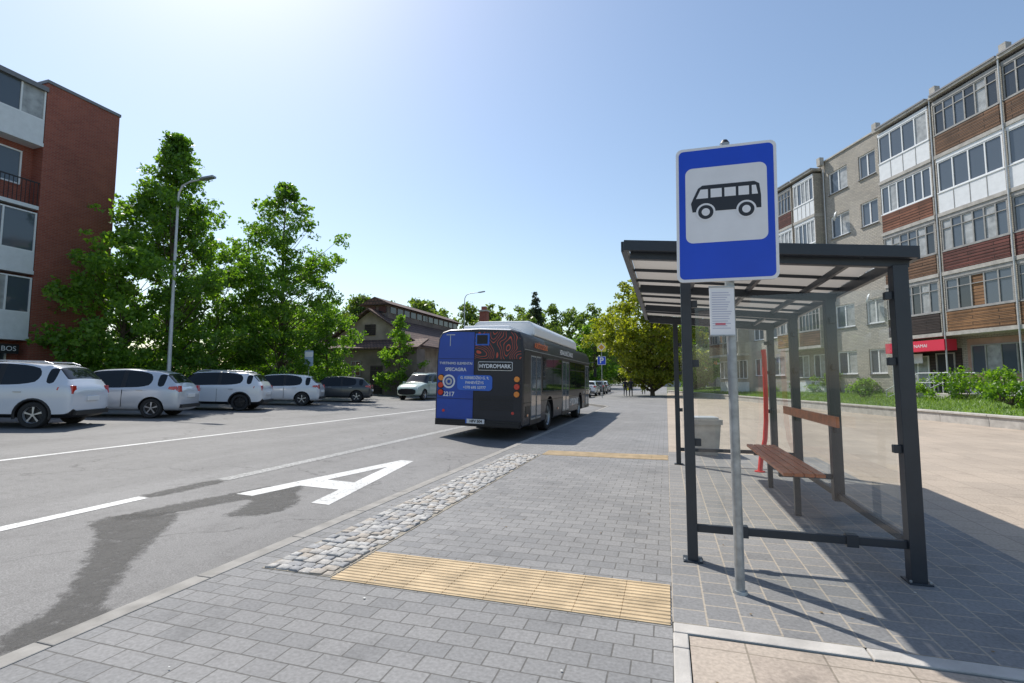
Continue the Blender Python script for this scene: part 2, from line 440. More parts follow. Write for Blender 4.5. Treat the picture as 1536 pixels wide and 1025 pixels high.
patch([([(-5.9, 4.3), (-5.62, 4.25), (-5.25, 5.3), (-4.98, 5.0), (-4.85, 4.65), (-4.5, 4.9), (-4.55, 5.4), (-4.95, 5.9), (-5.25, 6.4), (-5.55, 6.0)], .0028),
       ([(-5.95, 3.95), (-5.85, 4.4), (-5.5, 4.55), (-5.15, 4.2), (-4.75, 3.65), (-4.36, 3.2), (-3.95, 2.75), (-3.6, 2.45), (-3.6, 2.05), (-3.9, 2.1), (-4.1, 2.5), (-4.55, 2.95), (-5.1, 3.4), (-5.5, 3.7)], .0022),
       ([(-6.6, 5.0), (-6.38, 5.0), (-6.36, 5.5), (-6.38, 6.0), (-6.6, 6.0), (-6.62, 5.5)], .0026),
       ([(-6.6, 1.0), (-6.38, 1.0), (-6.36, 1.9), (-6.38, 2.8), (-6.6, 2.8), (-6.62, 1.9)], .0026),
       ([(-5.0, 1.2), (-4.4, 1.1), (-3.9, 1.5), (-3.8, 1.8), (-4.3, 1.75), (-4.9, 1.5)], .0025)])

# ------------------------------------------------------------------ vegetation
def leaves(name, pts, size, m, parent):
    N = len(pts)
    u = rng.normal(size=(N, 3)); u /= np.linalg.norm(u, axis=1)[:, None]
    r = rng.normal(size=(N, 3)); v = np.cross(u, r); v /= np.linalg.norm(v, axis=1)[:, None]
    s = (size*rng.uniform(.6, 1.35, N))[:, None]
    q = np.stack([pts-u*s, pts+v*s*.6, pts+u*s, pts-v*s*.6], 1).reshape(-1, 3)
    me = bpy.data.meshes.new(name)
    me.vertices.add(4*N); me.vertices.foreach_set('co', q.ravel().astype(np.float32))
    me.loops.add(4*N); me.loops.foreach_set('vertex_index', np.arange(4*N, dtype=np.int32))
    me.polygons.add(N); me.polygons.foreach_set('loop_start', np.arange(0, 4*N, 4, dtype=np.int32))
    me.update(calc_edges=True)
    at = me.attributes.new('rnd', 'FLOAT', 'FACE'); at.data.foreach_set('value', rng.uniform(0, 1, N).astype(np.float32))
    me.materials.append(m)
    o = bpy.data.objects.new(name, me); COL.objects.link(o)
    if parent: o.parent = parent
    return o

def clumppts(cl, n):
    out = []
    for (x, y, z, r) in cl:
        k = max(6, int(n*(r**2)))
        d = rng.normal(size=(k, 3)); d /= np.linalg.norm(d, axis=1)[:, None]
        d *= (rng.uniform(0, 1, k)**.5)[:, None]*r*np.array([1, 1, .7])
        out.append(d+np.array([x, y, z])+rng.normal(size=(k, 3))*r*.18)
    return np.concatenate(out)

def tree(name, base, H, R, prof, h0=.15, ncl=150, cr=.7, dens=700, leaf=.1, m=None, tr=.2, lean=(0, 0), sub=4, wb=1.0):
    e = empty(name, base)
    b = MB(); cl = []
    tp = [(0, 0, -.1)]
    for i in range(1, 9):
        f = i/8; tp.append((lean[0]*f+random.uniform(-.1, .1), lean[1]*f+random.uniform(-.1, .1), H*.93*f))
    b.tube(tp, [tr*(1.25 if i == 0 else 1)*(1-i/8.6) for i in range(9)], M['bark'], 8)
    ph = [random.uniform(0, 6.28) for _ in range(6)]
    def wob(a, hf): return 1+wb*(.15*math.sin(2*a+ph[0]+5*hf)+.14*math.sin(3*a+ph[1]-9*hf)+.14*math.sin(16*hf+ph[2]+a))
    for i in range(ncl):
        hf = h0+(1-h0)*(random.random()**.9)
        a = random.uniform(0, 2*math.pi); Rr = R*prof(hf)*wob(a, hf)
        q = math.sqrt(random.uniform(.1, 1))*(1.2 if random.random() < .15 else 1)
        c = cr*random.uniform(.45, 1.1)*(1 if hf < .85 else .62)
        x = lean[0]*hf+math.cos(a)*Rr*q; y = lean[1]*hf+math.sin(a)*Rr*q; z = H*hf-c*.4
        cl.append((x, y, z, c*.74))
        for _ in range(sub):
            t1 = random.uniform(0, 6.28); rr = c*random.uniform(.5, 1.2)
            cl.append((x+math.cos(t1)*rr, y+math.sin(t1)*rr, z+c*random.uniform(-.75, .7), c*random.uniform(.22, .5)))
        zt = max(.3, z-math.hypot(x, y)*random.uniform(.5, .9)-.2)
        f = zt/H
        b.tube([(lean[0]*f, lean[1]*f, zt), ((x+lean[0]*f)/2, (y+lean[1]*f)/2, (z+zt)/2-.1), (x, y, z)], [tr*.22*(1-f), tr*.12*(1-f)+.008, .006], M['bark'], 5, False)
    b.obj('trunk_and_limbs', e, smooth=60)
    leaves('foliage', clumppts(cl, dens), leaf, m or M['leaf_l'], e)
    return e

def prof_lime(h):
    if h < .12: return .7
    if h < .4: return .7+.3*(h-.12)/.28
    if h < .62: return 1-.3*(h-.4)/.22
    return max(.05, .7*(1-(h-.62)/.38)**.9)
def prof_tall(h):
    if h < .35: return .7+.3*h/.35
    if h < .7: return 1-.15*(h-.35)/.35
    return max(.1, .85*(1-(h-.7)/.3)**.7)
def prof_round(h): return max(.12, math.sin(math.pi*min(1, max(0, (h-.1)/.92)))**.6)

tree('linden_tree', (-24.0, 18.9, .4), 13.9, 3.3, prof_lime, .05, 195, .85, 400, .095, M['leaf_l'], .22, wb=1.3)
tree('maple_tree', (-23.6, 16.4, .4), 8.0, 2.4, prof_round, .04, 115, .8, 400, .10, M['leaf_s'], .15)
tree('linden_tree', (-22.9, 25.4, .4), 13.6, 3.1, prof_tall, .04, 195, .85, 400, .095, M['leaf_l'], .2, wb=1.3)
tree('linden_tree', (-25.0, 22.6, .4), 9.3, 2.7, prof_round, .04, 115, .85, 380, .10, M['leaf_l'], .15)
tree('linden_tree', (-22.5, 29.3, .4), 6.6, 1.7, prof_round, .04, 60, .75, 400, .10, M['leaf_l'], .13)
tree('young_tree', (-19.6, 34.2, .4), 6.2, 1.7, prof_lime, .08, 80, .5, 620, .085, M['leaf_s'], .08)
tree('maple_tree', (-1.4, 53, 0), 12.4, 5.0, prof_round, .13, 230, 1.15, 185, .15, M['leaf_y'], .2)
tree('maple_tree', (3.2, 62, 0), 10.5, 4.3, prof_round, .15, 120, 1.1, 170, .17, M['leaf_l'], .2)
tree('maple_tree', (-12.6, 92, 0), 12.5, 4.6, prof_round, .1, 90, 1.2, 110, .24, M['leaf_l'], .2)

e = empty('spruce_tree', (-20.6, 80, .4)); b = MB(); b.cyl((0, 0, 0), (0, 0, 15.8), .22, .03, M['bark'], 8); b.obj('trunk', e)
cl = []
for i in range(300):
    f = random.random(); a = random.uniform(0, 6.28); r = 3.1*(1-f)**.75*random.uniform(.3, 1)+.1
    cl.append((math.cos(a)*r, math.sin(a)*r, 1.5+14.3*f-r*.15, .65*(1-f*.5)))
leaves('foliage', clumppts(cl, 170), .16, M['needle'], e)

cl = []
def bigtree(x, y, H, R):
    for i in range(40):
        hf = random.uniform(.12, 1); a = random.uniform(0, 6.28); q = math.sqrt(random.random())
        r = R*prof_round(hf)*q; cl.append((x+math.cos(a)*r, y+math.sin(a)*r, H*hf-.5, R*.3*random.uniform(.6, 1.2)))
for i in range(34):
    t = i/33; bigtree(-82+68*t+random.uniform(-2, 2), 82+22*t+random.uniform(-8, 8), random.uniform(13.5, 19), random.uniform(3, 5))
for i in range(24):
    bigtree(random.uniform(-45, 25), random.uniform(140, 190), random.uniform(11, 18), random.uniform(4, 6))
for i in range(8):
    bigtree(-38+random.uniform(-6, 4), 38+i*5, random.uniform(7, 10), random.uniform(2.5, 3.5))
for i in range(7):
    bigtree(-31+i*1.8, 57+random.uniform(-1, 1)+(17 if i > 1 else 0), random.uniform(10, 13), random.uniform(2, 3))
leaves('distant_trees', clumppts(cl, 66), .3, M['leaf_d'], None)

def shrub(name, x, y, z, w, h, n=14, m=None, dens=900, leaf=.06):
    e = empty(name, (x, y, z)); cl = []
    b = MB()
    for i in range(n):
        a = random.uniform(0, 6.28); r = w*.5*math.sqrt(random.random()); zz = random.uniform(.15, 1)*h
        r *= (1.15-.6*zz/h)
        cl.append((math.cos(a)*r, math.sin(a)*r, zz*.85, .24*max(w, h)*random.uniform(.6, 1.2)*.8))
        b.tube([(0, 0, -.1), (math.cos(a)*r, math.sin(a)*r, zz*.85)], [.02, .006], M['bark'], 4, False)
    b.obj('stems', e); leaves('foliage', clumppts(cl, dens), leaf, m or M['leaf_s'], e)
for i in range(14):
    y = 20+i*2.4; shrub('shrub', wx(y)+random.uniform(2.6, 4.4), y, .6, random.uniform(1.2, 2.4), random.uniform(.7, 1.9), m=M['leaf_l'] if i % 2 else None)
shrub('shrub', 11.8, 22.5, .7, 1.6, .8, m=M['leaf_l']); shrub('shrub', 13.0, 21.5, .75, 1.4, .7)
for i in range(4):
    shrub('shrub', -23.5+random.uniform(-1, .5), 28+i*2.6, .42, 2.2, random.uniform(1.2, 2.2))
for i in range(9):
    shrub('shrub', -23.2, 7+i*2.1, .42, 2.0, random.uniform(1.1, 1.8), m=M['leaf_l'])
N = 34000
yy = rng.uniform(8, 62, N); off = rng.uniform(.15, 5, N)
xx = 10.2-.2217*(yy-19)+.12+off
zz = .30+.1*off
u = np.stack([rng.normal(size=N)*.5, rng.normal(size=N)*.5, np.ones(N)], 1)
hgt = rng.uniform(.04, .14, N)[:, None]
base = np.stack([xx, yy, zz], 1)
sd = np.stack([rng.normal(size=N), rng.normal(size=N), np.zeros(N)], 1); sd /= np.linalg.norm(sd, axis=1)[:, None]
q = np.stack([base-sd*.012, base+sd*.012, base+u*hgt+sd*.003, base+u*hgt-sd*.003], 1).reshape(-1, 3)
me = bpy.data.meshes.new('lawn_grass'); me.vertices.add(4*N); me.vertices.foreach_set('co', q.ravel().astype(np.float32))
me.loops.add(4*N); me.loops.foreach_set('vertex_index', np.arange(4*N, dtype=np.int32))
me.polygons.add(N); me.polygons.foreach_set('loop_start', np.arange(0, 4*N, 4, dtype=np.int32)); me.update(calc_edges=True)
at = me.attributes.new('rnd', 'FLOAT', 'FACE'); at.data.foreach_set('value', rng.uniform(0, 1, N).astype(np.float32)); me.materials.append(M['blade'])
COL.objects.link(bpy.data.objects.new('lawn_grass', me))

# ------------------------------------------------------------------ buildings
def win(b, x0, x1, z0, z1, n, frame, panes, glasses=None, fw=.06, s=1):
    g = glasses or [M['winb'], M['winb'], M['winc'], M['wink']]
    w = (x1-x0)/panes
    def bx_(xa, xb, za, zb, t, m): b.box(xa, xb, min(n, n+s*t), max(n, n+s*t), za, zb, m)
    bx_(x0, x1, z0, z0+fw, .05, frame); bx_(x0, x1, z1-fw, z1, .05, frame)
    for i in range(panes+1):
        xc = x0+i*w; hw = fw*.5 if 0 < i < panes else fw
        xa = max(x0, xc-hw); xb = min(x1, xc+hw)
        bx_(xa, xb, z0+fw, z1-fw, .052, frame)
    for i in range(panes):
        nn = n+s*.012; tl = random.uniform(-.006, .006)
        b.poly([(x0+i*w, nn+tl, z0+fw), (x0+i*w+w, nn-tl, z0+fw), (x0+i*w+w, nn-tl, z1-fw), (x0+i*w, nn+tl, z1-fw)], random.choice(g))
def facade(b, xs, zs, holes, n, wall, depth=.14, frame=None, panes=2, glasses=None):
    frame = frame or M['wframe']
    for i in range(len(xs)-1):
        for k in range(len(zs)-1):
            x0, x1, z0, z1 = xs[i], xs[i+1], zs[k], zs[k+1]
            if (i, k) in holes:
                d = n-depth
                b.poly([(x0, n, z0), (x0, d, z0), (x0, d, z1), (x0, n, z1)], wall); b.poly([(x1, n, z0), (x1, n, z1), (x1, d, z1), (x1, d, z0)], wall)
                b.poly([(x0, n, z1), (x0, d, z1), (x1, d, z1), (x1, n, z1)], wall); b.poly([(x0, n, z0), (x1, n, z0), (x1, d, z0), (x0, d, z0)], M['concw'])
                win(b, x0, x1, z0, z1, d+.02, frame, panes, glasses, fw=.08)
                b.box(x0-.03, x1+.03, n+.002, n+.08, z0-.05, z0-.01, M['roofmetal'])
            else:
                b.poly([(x0, n, z0), (x1, n, z0), (x1, n, z1), (x0, n, z1)], wall)

bld = empty('apartment_building', (15.03, 27.45, 0), (0, 0, rad(113)))
b = MB(); F = 2.95; Z0 = .9; TOP = Z0+5*F
def zf(f): return Z0+f*F
def balcony(x0, x1, specs, side=M['brick_w']):
    for f in range(1, 5):
        par, fr, pn, gl = specs[4-f]
        z = zf(f)
        b.box(x0+.02, x1-.02, 0, 1.04, z-.18, z, M['conc'])
        b.box(x0+.08, x1-.08, .93, 1.0, z+.002, z+.98, par)
        if par not in (M['wpanel'],):   # real boards, each a little different
            zz_ = z+.03
            while zz_ < z+.93:
                b.box(x0+.1+random.uniform(0, .02), x1-.1-random.uniform(0, .02), 1.001, 1.014+random.uniform(0, .01), zz_, zz_+.12, par); zz_ += .138
        b.box(x0+.05, x1-.05, .90, 1.03, z+.982, z+1.03, fr)
        win(b, x0+.1, x1-.1, z+1.032, z+2.58, .93, fr, pn, gl)
        if fr is M['gframe']:
            b.box(x0+.1, x1-.1, .93, .985, z+2.12, z+2.16, fr)
        elif par is M['wpanel']:
            for q in range(1, pn): xq = x0+.08+(x1-x0-.16)*q/pn; b.box(xq-.015, xq+.015, 1.0, 1.012, z+.01, z+.97, M['gframe'])
        b.box(x0+.06, x1-.06, .90, 1.0, z+2.582, z+2.768, par if par is M['wpanel'] else M['gframe'])
        for xs_, xe in ((x0+.02, x0+.08), (x1-.08, x1-.02)):
            b.box(xs_, xe, .0, 1.0, z+.002, z+2.768, side)
    b.box(x0-.02, x1+.02, 0, 1.12, TOP, TOP+.12, M['conc'])
gw = [M['winb'], M['winb'], M['winc']]; gd = [M['wink'], M['winb'], M['winc'], M['winb']]; gb = gd+[M['pl_orange']]
W, G = M['wframe'], M['gframe']
A = [(M['pl_brown'], G, 6, gd), (M['wpanel'], W, 4, gw), (M['pl_maroon'], G, 6, gd), (M['pl_orange'], G, 5, gb)]
B = [(M['wpanel'], W, 4, gw), (M['pl_red'], W, 6, gw), (M['pl_brown'], G, 6, gd), (M['pl_dark'], G, 6, gd)]
Cc = [(M['wpanel'], W, 5, gw), (M['wpanel'], W, 5, gw), (M['pl_red'], G, 6, gd), (M['pl_brown'], G, 6, gd)]
D = [(M['pl_maroon'], G, 6, gd), (M['wpanel'], W, 5, gw), (M['pl_brown'], W, 5, gd), (M['pl_orange'], G, 6, gd)]
balcony(-7.4, -4.0, D); balcony(-4.0, -.62, A)
balcony(-.62, 2.6, A); balcony(2.75, 5.95, B)
balcony(11.1, 13.3, Cc); balcony(13.4, 15.7, D); balcony(21, 23.4, B); balcony(23.5, 26, A)
zs = [-.2]
for f in range(5): zs += [zf(f)+1.0, zf(f)+2.45]
zs.append(TOP+.45)
def flat(x0, x1, wins, n=0):
    xs = [x0]
    for (a, c) in wins: xs += [a, c]
    xs.append(x1)
    holes = {(2*i+1, 2*k+1) for i in range(len(wins)) for k in range(5)}
    facade(b, xs, zs, holes, n, M['brick_w'], panes=2, glasses=gw)
flat(5.95, 11.1, [(6.75, 8.0), (8.9, 10.5)], .4)
b.poly([(5.95, 0, -.2), (5.95, .4, -.2), (5.95, .4, TOP+.45), (5.95, 0, TOP+.45)], M['brick_w']); b.poly([(11.1, 0, -.2), (11.1, .4, -.2), (11.1, .4, TOP+.45), (11.1, 0, TOP+.45)], M['brick_w'])
flat(15.7, 21, [(16.4, 17.9), (18.9, 20.3)])
for (x0, x1) in ((-7.4, 5.95), (11.1, 15.7), (21, 26)):
    b.poly([(x0, 0, -.2), (x1, 0, -.2), (x1, 0, TOP+.45), (x0, 0, TOP+.45)], M['brick_w'])
for (x0, x1) in ((-7.2, -4.1), (-3.8, -.8), (-.5, 2.4)):
    b.box(x0-.1, x1+.1, .003, .03, zf(0)-.4, zf(0)+2.6, M['pinkw'])
    win(b, x0+.1, x1-.1, zf(0)+.9, zf(0)+2.3, .035, G, 4, gd)
    b.box(x0-.1, x1+.1, .032, .05, zf(0)-.4, zf(0)+.45, M['wpanel'])
for (x0, x1) in ((11.3, 13.1), (13.6, 15.5), (21.3, 23.2), (23.8, 25.8)):
    win(b, x0, x1, zf(0)+.8, zf(0)+2.4, .02, W, 3, gw)
    b.box(x0-.1, x1+.1, .003, .03, zf(0)-.4, zf(0)+.5, M['wpanel'])
b.box(2.8, 5.9, .003, .05, zf(0)-.3, zf(0)+2.2, M['pl_dark'])
win(b, 4.5, 5.8, zf(0)+.2, zf(0)+1.9, .055, W, 2, [M['winc']])
win(b, 3.1, 4.1, zf(0)-.1, zf(0)+2.0, .055, G, 1, [M['wink']])
b.box(2.65, 6.05, .42, 1.1, zf(0)+2.08, zf(0)+2.62, mat('sign_band_red', (.68, .03, .07), .5))
b.box(4.5, 5.8, .42, .46, zf(0)+1.5, zf(0)+2.0, M['wpanel'])
b.box(-7.4, 26, -12, -.3, -.3, TOP+.3, M['plaster'])
b.poly([(-7.4, -12, TOP+.4), (26, -12, TOP+.4), (26, 0, TOP+.4), (-7.4, 0, TOP+.4)], M['roofmetal'])
b.box(-7.5, 5.9, -.25, .07, TOP+.452, TOP+.54, M['concw']); b.box(5.9, 11.15, -.25, .47, TOP+.452, TOP+.54, M['concw']); b.box(11.15, 26.1, -.25, .07, TOP+.452, TOP+.54, M['concw'])
for (x0, x1) in ((-7.4, -4.05), (-3.95, -.7), (-.6, 2.55), (2.8, 5.9), (11.15, 13.25), (13.45, 15.65), (21.05, 23.3), (23.55, 25.9)):
    b.box(x0, x1, .08, 1.16, TOP+.122, TOP+.2, M['roofmetal'])
for xp, yp in ((2.67, 1.0), (6.3, .47), (10.85, .47), (-.66, 1.06)):
    b.cyl((xp, yp, .6), (xp, yp, TOP), .035, .035, M['galvw'], 8)
    b.box(xp-.15, xp+.15, .5, .8, TOP+.2, TOP+.75, M['conc'])
for xp, zp in ((7.4, 6.2), (9.6, 11.9)):
    b.cyl((xp, .42, zp), (xp, .75, zp+.1), .02, .02, M['galv'], 6); b.cyl((xp, .75, zp+.1), (xp+.05, .8, zp+.12), .3, .26, M['wpanel'], 16)
b.obj('walls_balconies_windows', bld)
text('ODOS NAMAI', .24, M['wframe'], bld, (4.3, 1.104, zf(0)+2.35), (rad(90), 0, rad(180)))
b = MB()
for i in range(6):
    b.box(3.0+i*.32, 3.32+i*.32, .9, 2.3, -.2, zf(0)-.05-i*.14, M['concw'])
b.box(1.4, 3.0, .1, 2.3, -.2, zf(0)-.02, M['concw'])
for yy_ in (.95, 2.25):
    b.tube([(1.4, yy_, zf(0)+.95), (3.0, yy_, zf(0)+.95), (4.9, yy_, zf(0)+.1)], .03, M['galvw'], 6)
    b.tube([(1.4, yy_, zf(0)+.5), (3.0, yy_, zf(0)+.5), (4.9, yy_, zf(0)-.3)], .022, M['galvw'], 6)
    for xp, zt in ((1.4, .95), (2.2, .95), (3.0, .95), (3.9, .54), (4.9, .1)):
        b.cyl((xp, yy_, zf(0)-.9), (xp, yy_, zf(0)+zt), .026, .026, M['galvw'], 6)
b.obj('entrance_steps', bld)

lb = empty('brick_apartment_building', (-26, 17.3, .0), (0, 0, rad(-90)))
b = MB(); T = 14.7
b.box(0, 3.05, -12, 0, .2, T, M['brick_r']); b.box(-.04, 3.09, -12.1, .05, T+.002, T+.14, M['roofmetal'])
b.box(3.05, 40, -12, -.65, .2, T-.5, M['brick_r'])
b.box(3.052, 40, -12.05, .1, T-.45, T-.25, M['roofmetal'])
fl = 2.85
for j in range(10):
    x0 = 3.06+j*3.6; x1 = x0+3.5
    for f in range(5):
        z = .5+f*fl
        b.box(x0, x1, -.65, .02, z-.16, z, M['wpanel'])
        style = (f+j) % 3
        if f == 4 or style == 1:
            b.box(x0+.02, x1-.02, -.05, 0, z+.002, z+1.0, M['wpanel']); win(b, x0+.02, x1-.02, z+1.0, z+2.55, -.06, W, 4, gw)
        elif f == 2:
            b.box(x0+.02, x1-.02, -.05, 0, z+.002, z+.8, M['wpanel']); win(b, x0+.02, x1-.02, z+.8, z+2.55, -.06, W, 3, gw)
        else:
            win(b, x0+.4, x1-.4, z+.9, z+2.4, -.64, W, 3, gw)
            for q in range(24): b.box(x0+.05+q*.145, x0+.07+q*.145, -.02, 0, z, z+1.0, M['black'])
            b.box(x0+.02, x1-.02, -.03, .01, z+1.0, z+1.05, M['black'])
        b.box(x1, x1+.1, -.65, .03, z-.16, z+fl-.16, M['brick_r'])
b.box(3.4, 6.6, .03, .08, 2.6, 3.0, M['black'])
b.obj('walls_balconies_windows', lb)
text('BOS', .28, M['wframe'], lb, (3.75, .09, 2.8), (rad(90), 0, rad(180)))

hs = empty('old_house', (0, 0, 0)); b = MB()
gx0, gx1, gy0, gy1, ez, pz, px = -27.4, -19.8, 36.3, 54, 4.9, 7.35, -23.6
b.prism([(gx0, gy0, .3), (gx1, gy0, .3), (gx1, gy0, ez), (px, gy0, pz), (gx0, gy0, ez)], (0, gy1-gy0, 0), M['plaster'])
ov = .5
for sgn, xe in ((-1, gx0), (1, gx1)):
    xo = xe+sgn*1.2; zo = ez-.62*1.2
    b.prism([(px, gy0-ov, pz+.05), (xo, gy0-ov, zo+.05), (xo, gy0-ov, zo+.2), (px, gy0-ov, pz+.2)], (0, gy1-gy0+2*ov, 0), M['tile'])
b.box(gx0-1.6, gx1+1.3, 34.9, 36.25, .3, 4.0, M['bwall'])
b.prism([(gx0-1.9, 34.5, 3.98), (gx0-1.9, 36.29, 4.75), (gx0-1.9, 36.29, 4.9), (gx0-1.9, 34.5, 4.13)], (gx1-gx0+3.5, 0, 0), M['tile'])
b.box(gx0-6, gx0-1.62, 36, 44, .3, 3.6, M['bwall']); b.prism([(gx0-6.3, 35.6, 3.6), (gx0-6.3, 40, 5.2), (gx0-6.3, 44.4, 3.6)], (4.6, 0, 0), M['tile'])
for xw in (-26.6, -24.4): win(b, xw, xw+.9, 1.9, 3.1, 34.89, M['gframe'], 2, gd, s=-1)
b.box(-22.6, -21.5, 34.86, 34.898, .35, 2.7, M['pl_dark'])
b.box(-24.1, -23.1, 36.22, 36.297, 5.3, 6.2, M['pl_dark'])
b.box(-24.7, -22.5, 37.2, 52, 6.6, 8.0, M['bwall'])
for i in range(12):
    b.box(-22.498, -22.44, 37.5+i*1.2, 38.4+i*1.2, 7.3, 7.85, M['wink'])
for i in range(2): b.box(-24.45+i*1.05, -23.7+i*1.05, 37.14, 37.198, 7.3, 7.85, M['wink'])
b.prism([(-25.2, 36.8, 7.95), (-22.0, 36.8, 7.95), (-23.6, 36.8, 8.65)], (0, 15.6, 0), M['tile'])
b.obj('walls_and_roof', hs)
h2 = empty('brick_house', (0, 0, 0)); b = MB()
b.prism([(-29, 60, .3), (-20, 60, .3), (-20, 60, 5), (-24.5, 60, 8.3), (-29, 60, 5)], (0, 12, 0), M['plaster'])
b.prism([(-29.4, 59.6, 4.8), (-24.5, 59.6, 8.4), (-19.6, 59.6, 4.8), (-19.6, 59.6, 5.0), (-24.5, 59.6, 8.65), (-29.4, 59.6, 5.0)], (0, 13, 0), M['tile'])
b.box(-23.3, -22.3, 61, 62, 6.5, 10.6, M['brick_r']); b.box(-23.45, -22.15, 60.85, 62.15, 10.6, 10.8, M['conc'])
b.box(-23.1, -22.5, 61.2, 61.8, 10.8, 11.3, M['brick_r'])
b.obj('walls_roof_chimney', h2)
pv = empty('shop_pavilion', (0, 0, 0)); b = MB()
b.box(2.5, 18, 72, 84, 0, 4.8, M['wpanel']); b.box(2.3, 18.2, 71.6, 84, 4.8, 5.2, M['roofmetal'])
om = mat('orange_panel', (.7, .25, .1), .5); pm_ = mat('pink_panel', (.65, .2, .3), .5)
for i in range(6):
    win(b, 2.9+i*2.4, 4.9+i*2.4, .4, 3.0, 71.99, G, 2, gd, s=-1)
b.box(2.7, 6.5, 71.85, 71.98, 3.2, 4.5, om); b.box(6.9, 10.5, 71.85, 71.98, 3.2, 4.3, pm_)
b.obj('walls_windows', pv)
fb = empty('apartment_block', (0, 0, 0)); b = MB()
b.box(-6, 14, 150, 162, 0, 9.5, M['concw'])
for f in range(3):
    for i in range(8): b.box(-5+i*2.4, -3.6+i*2.4, 149.9, 149.99, 1+f*3, 2.5+f*3, M['winb'])
b.obj('walls_windows', fb)

# ------------------------------------------------------------------ vehicles
def cut(o, cyls, axis, matidx_mat):
    bm = bmesh.new()
    for (c, r, d) in cyls:
        mt = Matrix.Translation(c) @ (Matrix.Rotation(rad(90), 4, 'X') if axis == 'y' else Matrix.Rotation(rad(90), 4, 'Y'))
        bmesh.ops.create_cone(bm, cap_ends=True, segments=28, radius1=r, radius2=r, depth=d, matrix=mt)
    me = bpy.data.meshes.new('c'); bm.to_mesh(me); bm.free()
    for m in o.data.materials: me.materials.append(m)
    if matidx_mat not in list(o.data.materials): o.data.materials.append(matidx_mat); me.materials.append(matidx_mat)
    k = list(o.data.materials).index(matidx_mat)
    for p in me.polygons: p.material_index = k
    c = bpy.data.objects.new('c', me); COL.objects.link(c)
    c.location = o.location; c.rotation_euler = o.rotation_euler; c.parent = o.parent
    md = o.modifiers.new('b', 'BOOLEAN'); md.object = c; md.operation = 'DIFFERENCE'; md.solver = 'EXACT'
    bpy.context.view_layer.update()
    dg = bpy.context.evaluated_depsgraph_get()
    nm = bpy.data.meshes.new_from_object(o.evaluated_get(dg))
    o.modifiers.clear(); o.data = nm
    bpy.data.objects.remove(c)
    nm.polygons.foreach_set('use_smooth', [True]*len(nm.polygons)); nm.set_sharp_from_angle(angle=rad(32))

def wheel(b, c, r, w, side, rimm, axis='y'):
    def P_(off, a, rr):
        if axis == 'y': return (c[0]+math.cos(a)*rr, c[1]+side*off, c[2]+math.sin(a)*rr)
        return (c[0]+side*off, c[1]+math.cos(a)*rr, c[2]+math.sin(a)*rr)
    n = 28
    prof_ = [(-w/2, r*.6), (-w/2, r*.93), (-w/2+.03, r), (w/2-.03, r), (w/2, r*.93), (w/2-.005, r*.68), (w/2-.03, r*.66)]
    vs = []; fs = []
    for i in range(n):
        for (o_, rr) in prof_: vs.append(P_(o_, 2*math.pi*i/n, rr))
    k = len(prof_)
    for i in range(n):
        for j in range(k-1): fs.append((i*k+j, ((i+1) % n)*k+j, ((i+1) % n)*k+j+1, i*k+j+1))
    b.add(vs, fs, M['rubber'])
    vs = []; fs = []
    for i in range(n):
        for (o_, rr) in [(w/2-.03, r*.665), (w/2-.012, r*.64), (w/2-.07, r*.57)]: vs.append(P_(o_, 2*math.pi*i/n, rr))
    for i in range(n):
        for j in range(2): fs.append((i*3+j, ((i+1) % n)*3+j, ((i+1) % n)*3+j+1, i*3+j+1))
    b.add(vs, fs, rimm)
    b.add([P_(w/2-.09, 2*math.pi*i/n, r*.6) for i in range(n)], [tuple(range(n))], M['black'])
    for s_ in range(5):
        a = 2*math.pi*s_/5+.3
        pts = [P_(w/2-.03, a-.35, r*.12), P_(w/2-.03, a+.35, r*.12), P_(w/2-.035, a+.13, r*.6), P_(w/2-.035, a-.13, r*.6)]
        b.add(pts, [(0, 1, 2, 3)], rimm)
    b.add([P_(w/2-.025, 2*math.pi*i/10, r*.13) for i in range(10)], [tuple(range(10))], rimm)

